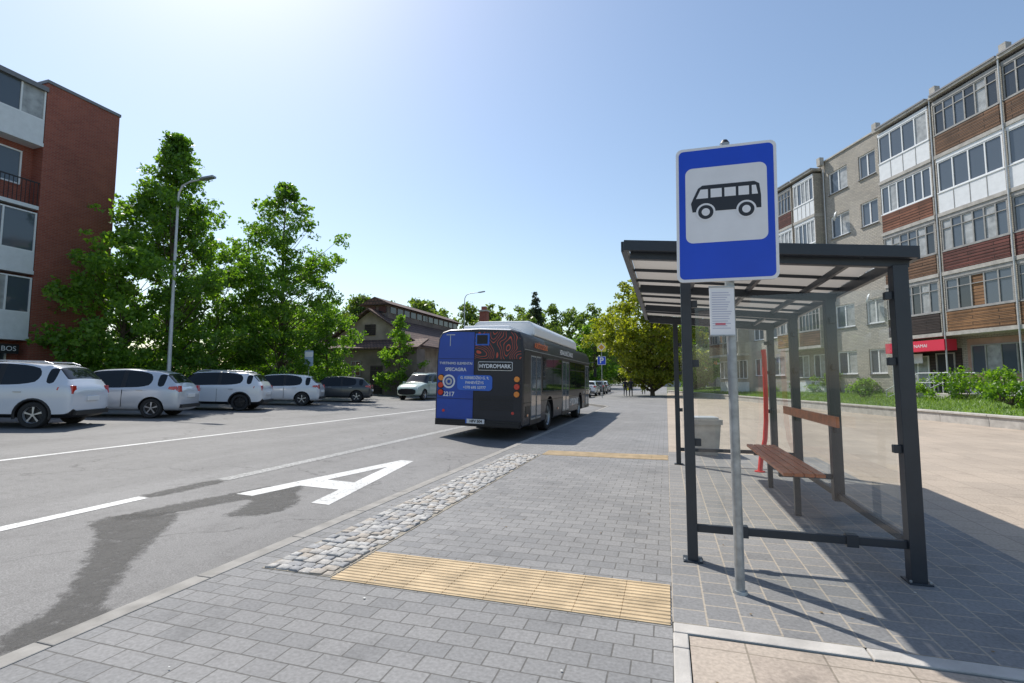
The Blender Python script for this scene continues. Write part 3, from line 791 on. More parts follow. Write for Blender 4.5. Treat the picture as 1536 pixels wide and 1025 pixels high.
def car(name, loc, heading, paintm, L=4.3, Wd=1.8, H=1.55, kind='hatch', clad=False, rim='rim', zpitch=0):
    e = empty(name, loc, (0, zpitch, heading))
    k = L/4.3; hk = H/1.55; w = Wd/2
    if kind == 'suv':
        S = [(-2.15, .42, .80, .84, .78, .70), (-2.11, .30, .92, 1.0, .84, .74), (-2.04, .26, 1.04, 1.10, .88, .76), (-1.98, .25, 1.06, 1.2, .89, .72), (-1.72, .24, 1.06, 1.49, .9, .62), (-1.5, .24, 1.05, 1.55, .9, .62), (-1.42, .24, 1.05, 1.56, .9, .62),
             (-.55, .24, 1.02, 1.6, .9, .63), (-.45, .24, 1.02, 1.6, .9, .63), (.35, .24, .99, 1.57, .9, .61), (.55, .24, .98, 1.51, .9, .6), (1.15, .24, .97, 1.03, .89, .7), (1.3, .24, .96, 1.0, .89, .68), (1.75, .25, .86, .93, .87, .66), (2.03, .28, .72, .8, .8, .62), (2.15, .36, .6, .66, .66, .5)]
    else:
        S = [(-2.15, .40, .74, .78, .76, .68), (-2.11, .28, .86, .95, .83, .72), (-2.04, .24, .96, 1.04, .87, .74), (-1.97, .23, .97, 1.12, .88, .7), (-1.66, .22, .97, 1.42, .89, .6), (-1.42, .22, .96, 1.49, .89, .6), (-1.32, .22, .96, 1.5, .89, .6),
             (-.5, .22, .94, 1.55, .89, .6), (-.4, .22, .93, 1.55, .89, .6), (.35, .22, .91, 1.51, .89, .58), (.55, .22, .9, 1.45, .89, .57), (1.25, .22, .88, .95, .88, .68), (1.4, .22, .87, .92, .88, .66), (1.8, .23, .77, .84, .86, .64), (2.05, .27, .64, .71, .78, .6), (2.15, .34, .52, .58, .64, .5)]
    b = MB(); n = len(S); R_ = []
    for (x, zl, zb, zt, wb, wt) in S:
        x *= k; zb = zb*hk; zt *= hk; wb *= w/.9; wt *= w/.9
        half = [(0, zl), (wb*.86, zl), (wb*.985, zl+.12), (wb, zl+(zb-zl)*.55), (wb*.985, zb-.05), (wb*.95, zb), (wt+.02, zt-.045), (wt*.88, zt-.003), (0, zt+.018)]
        ring = [(x, y, z) for y, z in half]+[(x, -y, z) for y, z in reversed(half[1:-1])]
        R_.append(ring)
    m = len(R_[0]); vs = [p for r in R_ for p in r]
    hl = 9
    for i in range(n-1):
        for j in range(m):
            jj = (j+1) % m; seg = j if j < hl-1 else m-1-j
            mm = paintm
            if seg in (0, 1): mm = M['black'] if clad else paintm
            if seg == 5 and i in (4, 6, 8, 9, 10): mm = M['wing']
            if seg == 5 and i in (5, 7): mm = M['black'] if i == 7 else paintm
            if seg in (6, 7) and i in (3, 10): mm = M['wing']
            b.add([vs[i*m+j], vs[i*m+jj], vs[(i+1)*m+jj], vs[(i+1)*m+j]], [(0, 1, 2, 3)], mm)
    b.add(R_[0], [tuple(range(m))], paintm); b.add(R_[-1], [tuple(range(m))], M['black'])
    body = b.obj('body', e)
    bm = bmesh.new(); bm.from_mesh(body.data); bmesh.ops.remove_doubles(bm, verts=bm.verts, dist=.0005); bmesh.ops.recalc_face_normals(bm, faces=bm.faces)
    cl_ = bm.edges.layers.float.get('crease_edge') or bm.edges.layers.float.new('crease_edge')
    for ed in bm.edges:
        ms = {f.material_index for f in ed.link_faces}
        if len(ms) > 1: ed[cl_] = .75
    bm.to_mesh(body.data); bm.free()
    sb = body.modifiers.new('s', 'SUBSURF'); sb.levels = 2; sb.render_levels = 2
    wr = .345 if kind == 'suv' else .325
    fx, rx = 1.33*k, -1.32*k
    cut(body, [(Vector((xx_, s_*w, wr)), wr*1.17, .62) for xx_ in (fx, rx) for s_ in (1, -1)], 'y', M['black'])
    b = MB()
    for xx_ in (fx, rx):
        for s_ in (1, -1): wheel(b, (xx_, s_*(w-.135), wr), wr, .22, s_, M[rim])
        if clad:
            for s_ in (1, -1):
                pts = [(xx_+math.cos(a)*wr*1.2, s_*(w*.985), wr+math.sin(a)*wr*1.2) for a in [rad(t) for t in range(-15, 196, 15)]]
                b.tube(pts, .035, M['black'], 6)
    b.obj('wheels', e, smooth=40)
    b = MB()
    zb = 1.0*hk
    tl = bpy.data.materials.get('tail_light') or mat('tail_light', (.55, .01, .01), .15, coat=1)
    hlm = bpy.data.materials.get('head_light') or mat('head_light', (.75, .77, .8), .1, coat=1)
    for s_ in (1, -1):
        yy_ = s_*w*.80
        b.prism([(-2.075*k, yy_-.10, zb*.84), (-2.075*k, yy_+.10, zb*.84), (-2.055*k, yy_+.08, zb*1.04), (-2.055*k, yy_-.08, zb*1.04)], (-.055, 0, 0), tl)
        b.prism([(-2.07*k, s_*w*.90, zb*.87), (-1.8*k, s_*w*.955, zb*.93), (-1.82*k, s_*w*.945, zb*1.0), (-2.03*k, s_*w*.89, zb*1.02)], (0, s_*.03, 0), tl)
        b.prism([(2.0*k, s_*w*.6, .62*hk), (2.0*k, s_*w*.82, .64*hk), (1.92*k, s_*w*.84, .76*hk), (1.92*k, s_*w*.6, .74*hk)], (.09, 0, .0), hlm)
        b.box(.72*k, .86*k, s_*w*.95 if s_ > 0 else s_*w*.95-.2, s_*w*.95+.2 if s_ > 0 else s_*w*.95, .96*hk, 1.08*hk, paintm)
        for hx in (-1.05, .1):
            b.box(hx*k, hx*k+.18, min(s_*w*.985, s_*w*.985+s_*.03), max(s_*w*.985, s_*w*.985+s_*.03), .86*hk, .885*hk, M['rim'])
        for dx_ in (-.46, .78):
            b.box(dx_*k, dx_*k+.01, min(s_*w*.97, s_*w*1.0), max(s_*w*.97, s_*w*1.001), .36, .88*hk, M['black'])
    b.box(-2.19*k, -2.12*k, -.26, .26, .66*hk, .77*hk, M['wframe'])
    b.box(-2.2*k, -2.1*k, -w*.8, w*.8, .34, .46, M['black'])
    b.box(2.1*k, 2.17*k, -w*.55, w*.55, .38, .52, M['black'])
    if kind == 'suv':
        for s_ in (1, -1): b.tube([(-1.5*k, s_*w*.62, 1.56*hk), (-1.3*k, s_*w*.62, 1.62*hk), (.2*k, s_*w*.62, 1.62*hk), (.45*k, s_*w*.6, 1.54*hk)], .016, M['rim'], 6)
    b.obj('lights_and_trim', e, bevel=.008)
    return e

pw = mat('car_paint_white', (.8, .81, .83), .25, coat=1)
ps = mat('car_paint_pale_silver', (.58, .61, .66), .3, .2, coat=1)
pd = mat('car_paint_dark_grey', (.06, .065, .07), .3, .1, coat=.6)
pb = mat('car_paint_white_blue', (.66, .69, .75), .25, coat=1)
HD = math.atan2(-.47, -.88)
for (x, y, kw) in ((-17.5, 9.0, dict(paintm=pb, L=4.5, H=1.68, kind='suv', clad=True)), (-17.9, 12.5, dict(paintm=ps, L=4.35, H=1.62, kind='hatch')),
                   (-18.3, 16.5, dict(paintm=pw, L=4.35, H=1.56, kind='suv', clad=True, rim='rimd')), (-18.7, 20.7, dict(paintm=pw, L=4.2, H=1.55)),
                   (-18.6, 25.1, dict(paintm=pd, L=4.2, H=1.48))):
    car('parked_car', (x, y, rz(x)), HD, zpitch=-SL*.88, **kw)
car('parked_car', (-16.2, 31.5, rz(-16.2)), rad(-90), mat('car_paint_pale_green', (.45, .55, .5), .3, coat=1), L=4.5, H=1.75, kind='suv')
for i, (x, y, p_) in enumerate(((-7.7, 46, ps), (-7.7, 53, pw), (-7.7, 60, pd), (-8.4, 70, pw), (-13.5, 88, ps))):
    car('parked_car', (x, y, rz(x)), rad(90) if i < 4 else rad(-90), p_, L=4.3, H=1.55)

# ------------------------------------------------------------------ bus
bus = empty('city_bus', (-4.93, 12.75, rz(-4.93)), (0, rad(1.4), 0))
NV = (.012, .014, .024)
navy = mat('bus_navy', NV, .42, coat=.12, var=.15, scale=1.5)
bblue = mat('bus_blue', (.022, .075, .40), .38, coat=.15, var=.12, scale=1.2)
bblue2 = mat('bus_mid_blue', (.04, .15, .62), .35)
cont = contour('bus_contour_orange', NV, (.62, .08, .04), 1.5, 11, .17)
cont2 = contour('bus_contour_grey', NV, (.06, .065, .08), .8, 12, .1)
half = [(0, .32), (1.15, .32), (1.265, .40), (1.275, 1.0), (1.265, 2.2), (1.225, 2.72), (1.12, 2.9), (.9, 2.97), (0, 3.0)]
ring = half+[(-x, z) for x, z in reversed(half[1:-1])]
secs = [(0, .975), (.03, .99), (.1, 1), (3, 1), (6, 1), (9, 1), (11.7, 1), (11.92, .985), (12, .95)]
b = MB(); m = len(ring)
pts = [[(x*s_, y, 1.6+(z-1.6)*s_) for x, z in ring] for y, s_ in secs]
for i in range(len(secs)-1):
    for j in range(m):
        jj = (j+1) % m
        seg = j if j < 8 else m-1-j
        b.add([pts[i][j], pts[i][jj], pts[i+1][jj], pts[i+1][j]], [(0, 1, 2, 3)], M['wframe'] if seg >= 7 else (cont2 if seg in (2, 3, 4) and 1 < i < 7 else navy))
b.add(pts[0], [tuple(range(m))], navy); b.add(pts[-1], [tuple(range(m))], M['wing'])
body = b.obj('body', bus)
bm = bmesh.new(); bm.from_mesh(body.data); bmesh.ops.remove_doubles(bm, verts=bm.verts, dist=.0005); bmesh.ops.recalc_face_normals(bm, faces=bm.faces); bm.to_mesh(body.data); bm.free()
cut(body, [(Vector((s_*1.2, yy_, .5)), .6, .8) for s_ in (1, -1) for yy_ in (3.2, 9.15)], 'x', M['black'])
b = MB()
for yy_ in (3.2, 9.15):
    for s_ in (1, -1): wheel(b, (s_*1.07, yy_, .48), .48, .3, s_, M['galv'], 'x')
b.obj('wheels', bus, smooth=40)
b = MB()
def rp(pts, m, y=-.006): b.prism([(x, y, z) for x, z in pts], (0, .02, 0), m)
rp([(-1.215, .5), (-.14, .5), (-.14, 2.88), (-.86, 2.9), (-1.08, 2.84), (-1.17, 2.7), (-1.21, 2.2)], bblue)
rp([(-.12, 2.15), (1.215, 2.15), (1.17, 2.7), (1.08, 2.84), (.86, 2.9), (-.12, 2.88)], cont)
rp([(-.12, .62), (1.22, .62), (1.215, 2.13), (-.12, 2.13)], navy)
rp([(-.10, 2.52), (.30, 2.52), (.30, 2.84), (-.10, 2.84)], bblue2, -.03)
rp([(-.05, 2.56), (.25, 2.56), (.25, 2.8), (-.05, 2.8)], M['black'], -.045)
rp(rrect(1.02, .42, .1, 4, -.1, 1.5), bblue2, -.02)
rp(rrect(.98, .24, .03, 3, .48, 1.96), M['wframe'], -.02); rp(rrect(.95, .21, .02, 3, .48, 1.96), M['black'], -.03)
b.box(-1.22, 1.22, -.06, .02, .33, .5, M['black']); b.box(-1.2, 1.2, -.09, -.06, .36, .44, M['black'])
rp(rrect(.54, .12, .01, 2, -.03, .47), M['wframe'], -.1)
rp([(-.3, .41), (-.265, .41), (-.265, .53), (-.3, .53)], bblue2, -.105)
for i in range(7): rp([(.05, .78+i*.06), (1.0, .78+i*.06), (1.0, .80+i*.06), (.05, .80+i*.06)], M['black'], -.012)
rp([(-.135, .5), (-.125, .5), (-.125, 2.88), (-.135, 2.88)], M['black'], -.009)
for z in (1.05, 2.14): rp([(-1.2, z), (1.2, z), (1.2, z+.012), (-1.2, z+.012)], M['black'], -.009)
rp([(-.98, 2.8), (-.72, 2.8), (-.72, 2.825), (-.98, 2.825)], M['galvw'], -.012); rp([(-.865, 2.5), (-.845, 2.5), (-.845, 2.8), (-.865, 2.8)], M['galvw'], -.012)
am = mat('amber_lamp', (.85, .25, .02), .2, coat=1); rl = mat('red_lamp', (.65, .02, .015), .2, coat=1)
for s_ in (-1, 1):
    for z, mm in ((1.62, am), (1.42, rl), (1.22, rl if s_ < 0 else am)):
        b.cyl((s_*1.1, .01, z), (s_*1.1, -.035, z), .085, .075, mm, 16); b.cyl((s_*1.1, .0, z), (s_*1.1, -.015, z), .098, .098, M['black'], 16)
    b.cyl((s_*1.0, .01, .72), (s_*1.0, -.02, .72), .04, .04, rl, 10)
n = 24
for r0, r1, mm, yv in ((.19, .14, M['wframe'], -.02), (.10, .05, M['galvw'], -.02)):
    vs = [(-.86+math.cos(a)*r, yv, 1.52+math.sin(a)*r) for a in [2*math.pi*i/n for i in range(n)] for r in (r0, r1)]
    b.add(vs, [(2*i, 2*((i+1) % n), 2*((i+1) % n)+1, 2*i+1) for i in range(n)], mm)
def side(y0, y1, z0, z1, mm, off=.0, x=1.262):
    b.prism([(x+off, y0, z0), (x+off, y1, z0), (x+off-(z1-z0)*.012, y1, z1), (x+off-(z1-z0)*.012, y0, z1)], (.014, 0, 0), mm)
doors = [(.75, 2.0), (5.2, 6.5), (10.55, 11.7)]
edges = [(2.15, 5.05), (6.65, 10.4)]
for (a, c) in edges:
    n_ = max(2, round((c-a)/1.25)); w_ = (c-a)/n_
    side(a-.03, c+.03, 1.2, 2.38, M['black'])
    for i in range(n_):
        side(a+i*w_+.03, a+(i+1)*w_-.03, 1.25, 2.33, M['wing'], .008)
        side(a+i*w_+.03, a+(i+1)*w_-.03, 2.0, 2.02, M['black'], .012)
side(.1, .62, 1.5, 2.38, M['black'])
for (a, c) in doors:
    side(a, c, .36, 2.42, M['black'], .004)
    w_ = (c-a)/2
    for i in range(2):
        side(a+i*w_+.05, a+(i+1)*w_-.05, .5, 2.3, M['galv'], .010); side(a+i*w_+.08, a+(i+1)*w_-.08, .55, 2.26, M['winb'], .016)
side(.1, 11.9, 2.42, 2.44, M['galv'], .0); side(.1, 11.8, .98, 1.0, M['black'], .01)
for yy_ in (.4, 4.4, 7.2, 10.0): side(yy_, yy_+.1, .62, .68, am, .016)
side(.25, .7, .6, .9, M['black'], .006)
b.tube([(1.2, 11.95, 2.5), (1.45, 12.2, 2.5), (1.5, 12.25, 2.2)], .02, M['black'], 6); b.box(1.42, 1.56, 12.2, 12.28, 1.8, 2.2, M['black'])
b.obj('panels_doors_lamps', bus)
b = MB()
b.prism([(-1.05, 2.0, 2.95), (1.05, 2.0, 2.95), (1.03, 2.0, 3.25), (.85, 2.0, 3.42), (-.85, 2.0, 3.42), (-1.03, 2.0, 3.25)], (0, 7.4, 0), M['wframe'])
b.box(-.7, .7, .5, 1.8, 2.97, 3.12, M['wframe'])
b.obj('roof_gas_tanks', bus, bevel=.06)
RB = (rad(90), 0, 0); WT = M['wframe']; OT = mat('orange_text', (.8, .18, .05), .5)
text('TVIRTINIMO ELEMENTAI', .095, WT, bus, (-.67, -.012, 2.02), RB, bold=.001, sx=.95)
text('SPECAGRA', .13, WT, bus, (-.67, -.012, 1.85), RB, bold=.003)
text('HYDROMARK', .145, WT, bus, (.48, -.034, 1.955), RB, bold=.004)
text('G. KERBEDŽIO G. 9,', .1, WT, bus, (-.1, -.026, 1.63), RB, bold=.002, sx=.95)
text('PANEVĖŽYS', .1, WT, bus, (-.1, -.026, 1.50), RB, bold=.002)
text('+370 695 53777', .1, WT, bus, (-.1, -.026, 1.37), RB, bold=.002)
text('2217', .17, WT, bus, (-.86, -.012, 1.17), RB, bold=.004)
text('HFV 504', .1, M['black'], bus, (0, -.104, .47), RB, bold=.003)
RS = (rad(90), 0, rad(90))
text('AUKŠTO SLĖGIO', .22, OT, bus, (1.262, 2.0, 2.6), RS, bold=.004)
text('HIDRAULINĖS ŽARNOS', .24, WT, bus, (1.262, 6.0, 2.6), RS, bold=.004)
text('HYDROMARK', .38, WT, bus, (1.288, 7.6, .75), RS, bold=.006, sx=.85)
text('2217', .16, WT, bus, (1.288, 10.1, 1.08), RS)

# ------------------------------------------------------------------ bus shelter
sh = empty('bus_shelter', (0, 0, 0)); b = MB()
Lx, Rx = .17, 1.70; Y = [4.45, 6.15, 7.8, 9.4]
def rt(x): return 2.67-.105*(x+.32)
RX0, RX1, RY0, RY1 = -.33, 1.80, 4.36, 9.5
PM = M['post']
for y in (Y[0], Y[3]): b.box(Lx-.04, Lx+.04, y-.05, y+.05, 0, rt(Lx)-.13, PM)
for i, y in enumerate(Y): b.box(Rx-.05, Rx+.05, y-.05, y+.05, 0 if i in (0, 3) else .2, rt(Rx)-.13, PM)
for (x, y) in ((Lx, Y[0]), (Lx, Y[3]), (Rx, Y[0]), (Rx, Y[3])):
    b.box(x-.075, x+.075, y-.075, y+.075, .0, .012, PM)
    for sx_ in (-.06, .06):
        b.cyl((x+sx_, y-.06, .012), (x+sx_, y-.06, .03), .01, .01, M['galv'], 6)
for y in Y: b.beam((RX0+.05, y, rt(RX0+.05)-.1), (RX1-.03, y, rt(RX1-.03)-.1), .06, .09, PM)
b.beam((RX0, RY0, rt(RX0)-.045), (RX1, RY0, rt(RX1)-.045), .05, .09, PM)
b.beam((RX0, RY1, rt(RX0)-.045), (RX1, RY1, rt(RX1)-.045), .05, .09, PM)
for x in (RX0, RX1): b.box(x-.025, x+.025, RY0+.026, RY1-.026, rt(x)-.09, rt(x), PM)
for x in (.3, .9, 1.45): b.box(x-.02, x+.02, RY0+.026, RY1-.026, rt(x)-.09, rt(x)-.035, PM)
n_ = 9
for i in range(1, n_):
    y = RY0+(RY1-RY0)*i/n_
    b.beam((RX0+.026, y, rt(RX0)-.015), (RX1-.026, y, rt(RX1)-.015), .03, .03, PM)
zr = .26
b.box(Lx+.04, Rx-.05, Y[0]-.02, Y[0]+.02, zr-.03, zr+.03, PM); b.box(Lx+.04, Rx-.05, Y[3]-.02, Y[3]+.02, zr-.03, zr+.03, PM)
for i in range(3): b.box(Rx-.02, Rx+.02, Y[i]+.05, Y[i+1]-.05, zr-.03, zr+.03, PM)
for x in (.55, 1.3): b.box(x-.04, x+.04, Y[0]-.035, Y[0]+.035, zr-.045, zr+.045, PM)
for z in (.95, 1.6, 2.1):
    for x, s_ in ((Lx+.04, 1), (Rx-.05, -1)):
        for y in (Y[0], Y[3]): b.box(min(x, x+s_*.05), max(x, x+s_*.05), y-.025, y+.025, z-.03, z+.03, PM)
    for i in range(3):
        b.box(Rx-.025, Rx+.025, Y[i]+.05, Y[i]+.1, z-.03, z+.03, PM); b.box(Rx-.025, Rx+.025, Y[i+1]-.1, Y[i+1]-.05, z-.03, z+.03, PM)
b.obj('steel_frame', sh, bevel=.004)
rm_, nt, bs = nt_new('roof_polycarbonate')
bs.inputs['Base Color'].default_value = (.55, .51, .47, 1); bs.inputs['Roughness'].default_value = .35
tr_ = nt.nodes.new('ShaderNodeBsdfTranslucent'); tr_.inputs[0].default_value = (.36, .33, .29, 1)
mx = nt.nodes.new('ShaderNodeMixShader'); mx.inputs[0].default_value = .5
nt.links.new(bs.outputs[0], mx.inputs[1]); nt.links.new(tr_.outputs[0], mx.inputs[2]); nt.links.new(mx.outputs[0], nt.nodes['Material Output'].inputs[0])
b = MB(); b.poly([(RX0+.026, RY0+.026, rt(RX0+.02)+.004), (RX1-.026, RY0+.026, rt(RX1-.02)+.004), (RX1-.026, RY1-.026, rt(RX1-.02)+.004), (RX0+.026, RY1-.026, rt(RX0+.02)+.004)], rm_)
b.obj('roof_panels', sh)
b = MB()
for y in (Y[0], Y[3]): b.poly([(Lx+.07, y, zr+.035), (Rx-.08, y, zr+.035), (Rx-.08, y, 2.15), (Lx+.07, y, 2.15)], M['glass'])
for i in range(3): b.poly([(Rx, Y[i]+.07, zr+.035), (Rx, Y[i+1]-.07, zr+.035), (Rx, Y[i+1]-.07, 2.15), (Rx, Y[i]+.07, 2.15)], M['glass'])
b.obj('glass_panels', sh)
b = MB()
bm_y0, bm_y1 = 5.85, 8.35
for i in range(4): b.box(1.13+i*.1, 1.215+i*.1, bm_y0, bm_y1, .475, .51, M['wood'])
b.box(1.615, 1.645, 5.8, 8.2, .985, 1.095, M['wood'])
for y in (6.15, 7.8):
    b.box(1.14, Rx-.055, y-.02, y+.02, .42, .473, PM)
    b.box(1.646, 1.655, y-.03, y+.03, .99, 1.09, PM)
b.box(1.3, 1.36, 6.2, 6.26, 0, .42, PM); b.box(1.3, 1.36, 7.7, 7.76, 0, .42, PM)
b.obj('bench', sh, bevel=.004)

b = MB(); b.tube([(1.40, 9.0, 0), (1.44, 9.08, .22), (1.52, 9.16, .5), (1.55, 9.18, .8), (1.56, 9.18, 1.2), (1.56, 9.18, 1.85), (1.55, 9.18, 1.98)], .038, M['red'], 10)
b.cyl((1.40, 9.0, 0), (1.40, 9.0, .015), .08, .08, M['red'], 12)
b.obj('red_tubular_stand', smooth=40)

# ------------------------------------------------------------------ bus stop sign
sg = empty('bus_stop_sign', (.45, 3.87, 0)); b = MB()
b.cyl((0, 0, -.05), (0, 0, 3.2), .032, .032, M['galv'], 20); b.cyl((0, 0, 3.2), (0, 0, 3.225), .034, .02, M['black'], 16)
for z in (2.45, 2.95): b.tube([(.036*math.cos(a), .036*math.sin(a), z) for a in [rad(t) for t in range(0, 181, 20)]], .008, M['galv'], 6)
b.cyl((0, 0, 0), (0, 0, .02), .05, .045, M['galv'], 16)
b.obj('pole', sg, smooth=40)
pl = empty('plate', (-.015, -.058, 2.665), (0, rad(.8), 0), sg)
sblue = mat('sign_blue', (.006, .065, .60), .3, var=.08, scale=2); swht = mat('sign_white', (.80, .81, .84), .35, var=.04, scale=5); sblk = mat('sign_black', (.02, .022, .03), .4)
b = MB()
def pp(pts, m, y, t=.0):
    if t: b.prism([(x, y, z) for x, z in pts], (0, t, 0), m)
    else: b.poly([(x, y, z) for x, z in pts], m)
pp(rrect(.675, 1.0, .045, 6), M['galvw'], .0, .02)
pp(rrect(.675, 1.0, .045, 6), swht, -.0015)
pp(rrect(.635, .96, .035, 6), sblue, -.003)
pp(rrect(.545, .56, .05, 6, 0, .065), swht, -.0045)
iz = .045
def ic(pts): return [(x, z+iz) for x, z in pts]
pp(ic([(-.225, -.03), (-.235, .035), (-.218, .075), (-.185, .145), (-.155, .165), (.19, .165), (.222, .145), (.232, .06), (.232, -.03)]), sblk, -.006)
pp(ic([(-.20, .068), (-.168, .135), (-.118, .135), (-.118, .068)]), swht, -.0075)
for xa, xb_ in ((-.10, -.025), (-.007, .068), (.086, .155)): pp(ic([(xa, .07), (xa, .135), (xb_, .135), (xb_, .07)]), swht, -.0075)
pp(ic([(.173, .07), (.173, .135), (.2, .135), (.212, .07)]), swht, -.0075)
for xc in (-.135, .135):
    for r_, mm, yy_ in ((.066, swht, -.0075), (.052, sblk, -.009), (.028, swht, -.0105)):
        pp([(xc+r_*math.cos(a), iz-.035+r_*math.sin(a)) for a in [2*math.pi*i/28 for i in range(28)]], mm, yy_)
b.obj('plate_face', pl)
tb = empty('timetable', (-.06, -.05, 1.95), (0, 0, rad(12)), sg); b = MB()
b.box(-.085, .085, 0, .006, -.17, .17, swht)
tg = mat('print_grey', (.45, .46, .6), .5); tm_ = mat('print_red', (.6, .15, .2), .5)
for i in range(16):
    z = .13-i*.017; b.box(-.07, random.uniform(.02, .07), -.0015, -.0005, z, z+.005, tg)
b.box(-.05, .02, -.002, -.0005, -.10, -.085, tm_)
b.box(-.09, .09, -.006, .0, .17, .18, M['galv']); b.box(-.09, .09, -.006, .0, -.18, -.17, M['galv'])
b.obj('board', tb)

# ------------------------------------------------------------------ litter bin
lbn = empty('litter_bin', (.68, 10.9, 0), (0, 0, rad(8))); b = MB()
def fr(z0, z1, w0, w1, m):
    vs = [(sx_*w0, sy_*w0, z0) for sx_, sy_ in ((-1, -1), (1, -1), (1, 1), (-1, 1))]+[(sx_*w1, sy_*w1, z1) for sx_, sy_ in ((-1, -1), (1, -1), (1, 1), (-1, 1))]
    b.add(vs, [(0, 1, 2, 3), (4, 7, 6, 5), (0, 4, 5, 1), (1, 5, 6, 2), (2, 6, 7, 3), (3, 7, 4, 0)], m)
fr(0, .08, .22, .22, M['conc']); fr(.08, .6, .24, .28, M['concw']); fr(.6, .7, .31, .31, M['concw'])
b.box(-.2, .2, -.2, .2, .701, .705, M['black']); b.box(-.25, .25, -.25, .25, .706, .74, M['galvw'])
b.obj('body', lbn, bevel=.02)

# ------------------------------------------------------------------ street lamps, signs
def lamp(loc, H, ang=0, arm=1.6):
    e = empty('street_lamp', loc, (0, 0, ang)); b = MB()
    b.tube([(0, 0, 0), (0, 0, 1.2), (0, 0, 1.25), (0, 0, H-.9)], [.1, .095, .085, .05], M['galvw'], 12)
    b.tube([(0, 0, H-.9), (.03, 0, H-.5), (.2, 0, H-.18), (.55, 0, H-.03), (arm, 0, H+.06)], [.05, .045, .04, .035, .03], M['galvw'], 10)
    b.prism([(arm-.1, -.07, H+.02), (arm+.1, -.15, H+.03), (arm+.62, -.12, H+.1), (arm+.62, .12, H+.1), (arm+.1, .15, H+.03), (arm-.1, .07, H+.02)], (0, 0, .08), M['galv'])
    b.box(-.06, .06, -.12, -.09, .5, 1.0, M['galv'])
    b.obj('pole_and_head', e, smooth=40)
lamp((-21.3, 16.9, .42), 10.2, rad(8), 1.2); lamp((-20.2, 48.5, .42), 10.3, rad(5)); lamp((-21.3, 80, .42), 10, 0); lamp((-6.7, 100, 0), 9.5, rad(180))
def roadsign(name, loc, parts, h, rz_=0):
    e = empty(name, loc, (0, 0, rz_)); b = MB(); b.cyl((0, 0, 0), (0, 0, h), .035, .035, M['galv'], 10)
    for pts, m, y in parts: b.prism([(x, y, z) for x, z in pts], (0, .01, 0), m)
    b.obj('pole_and_plates', e); return e
ylw = mat('sign_yellow', (.75, .68, .06), .4)
e = roadsign('parking_sign', (-5.5, 45, 0), [(rrect(.8, .8, .05, 3, 0, 4.5), ylw, -.06), ([(0, 4.15), (.35, 4.5), (0, 4.85), (-.35, 4.5)], swht, -.075), ([(0, 4.25), (.25, 4.5), (0, 4.75), (-.25, 4.5)], mat('sign_orange', (.75, .35, .03), .4), -.09),
     (rrect(.75, .75, .05, 3, 0, 3.3), swht, -.06), (rrect(.68, .68, .04, 3, 0, 3.3), sblue, -.075)], 5.0)
text('P', .7, swht, e, (0, -.085, 3.3), RB, bold=.02)
roadsign('traffic_sign', (-21.0, 25.7, .42), [(rrect(.5, .95, .04, 3, 0, 2.45), mat('sign_pale_blue', (.35, .45, .6), .4), -.05), (rrect(.44, .3, .04, 3, 0, 2.68), swht, -.062)], 3.0, rad(35))

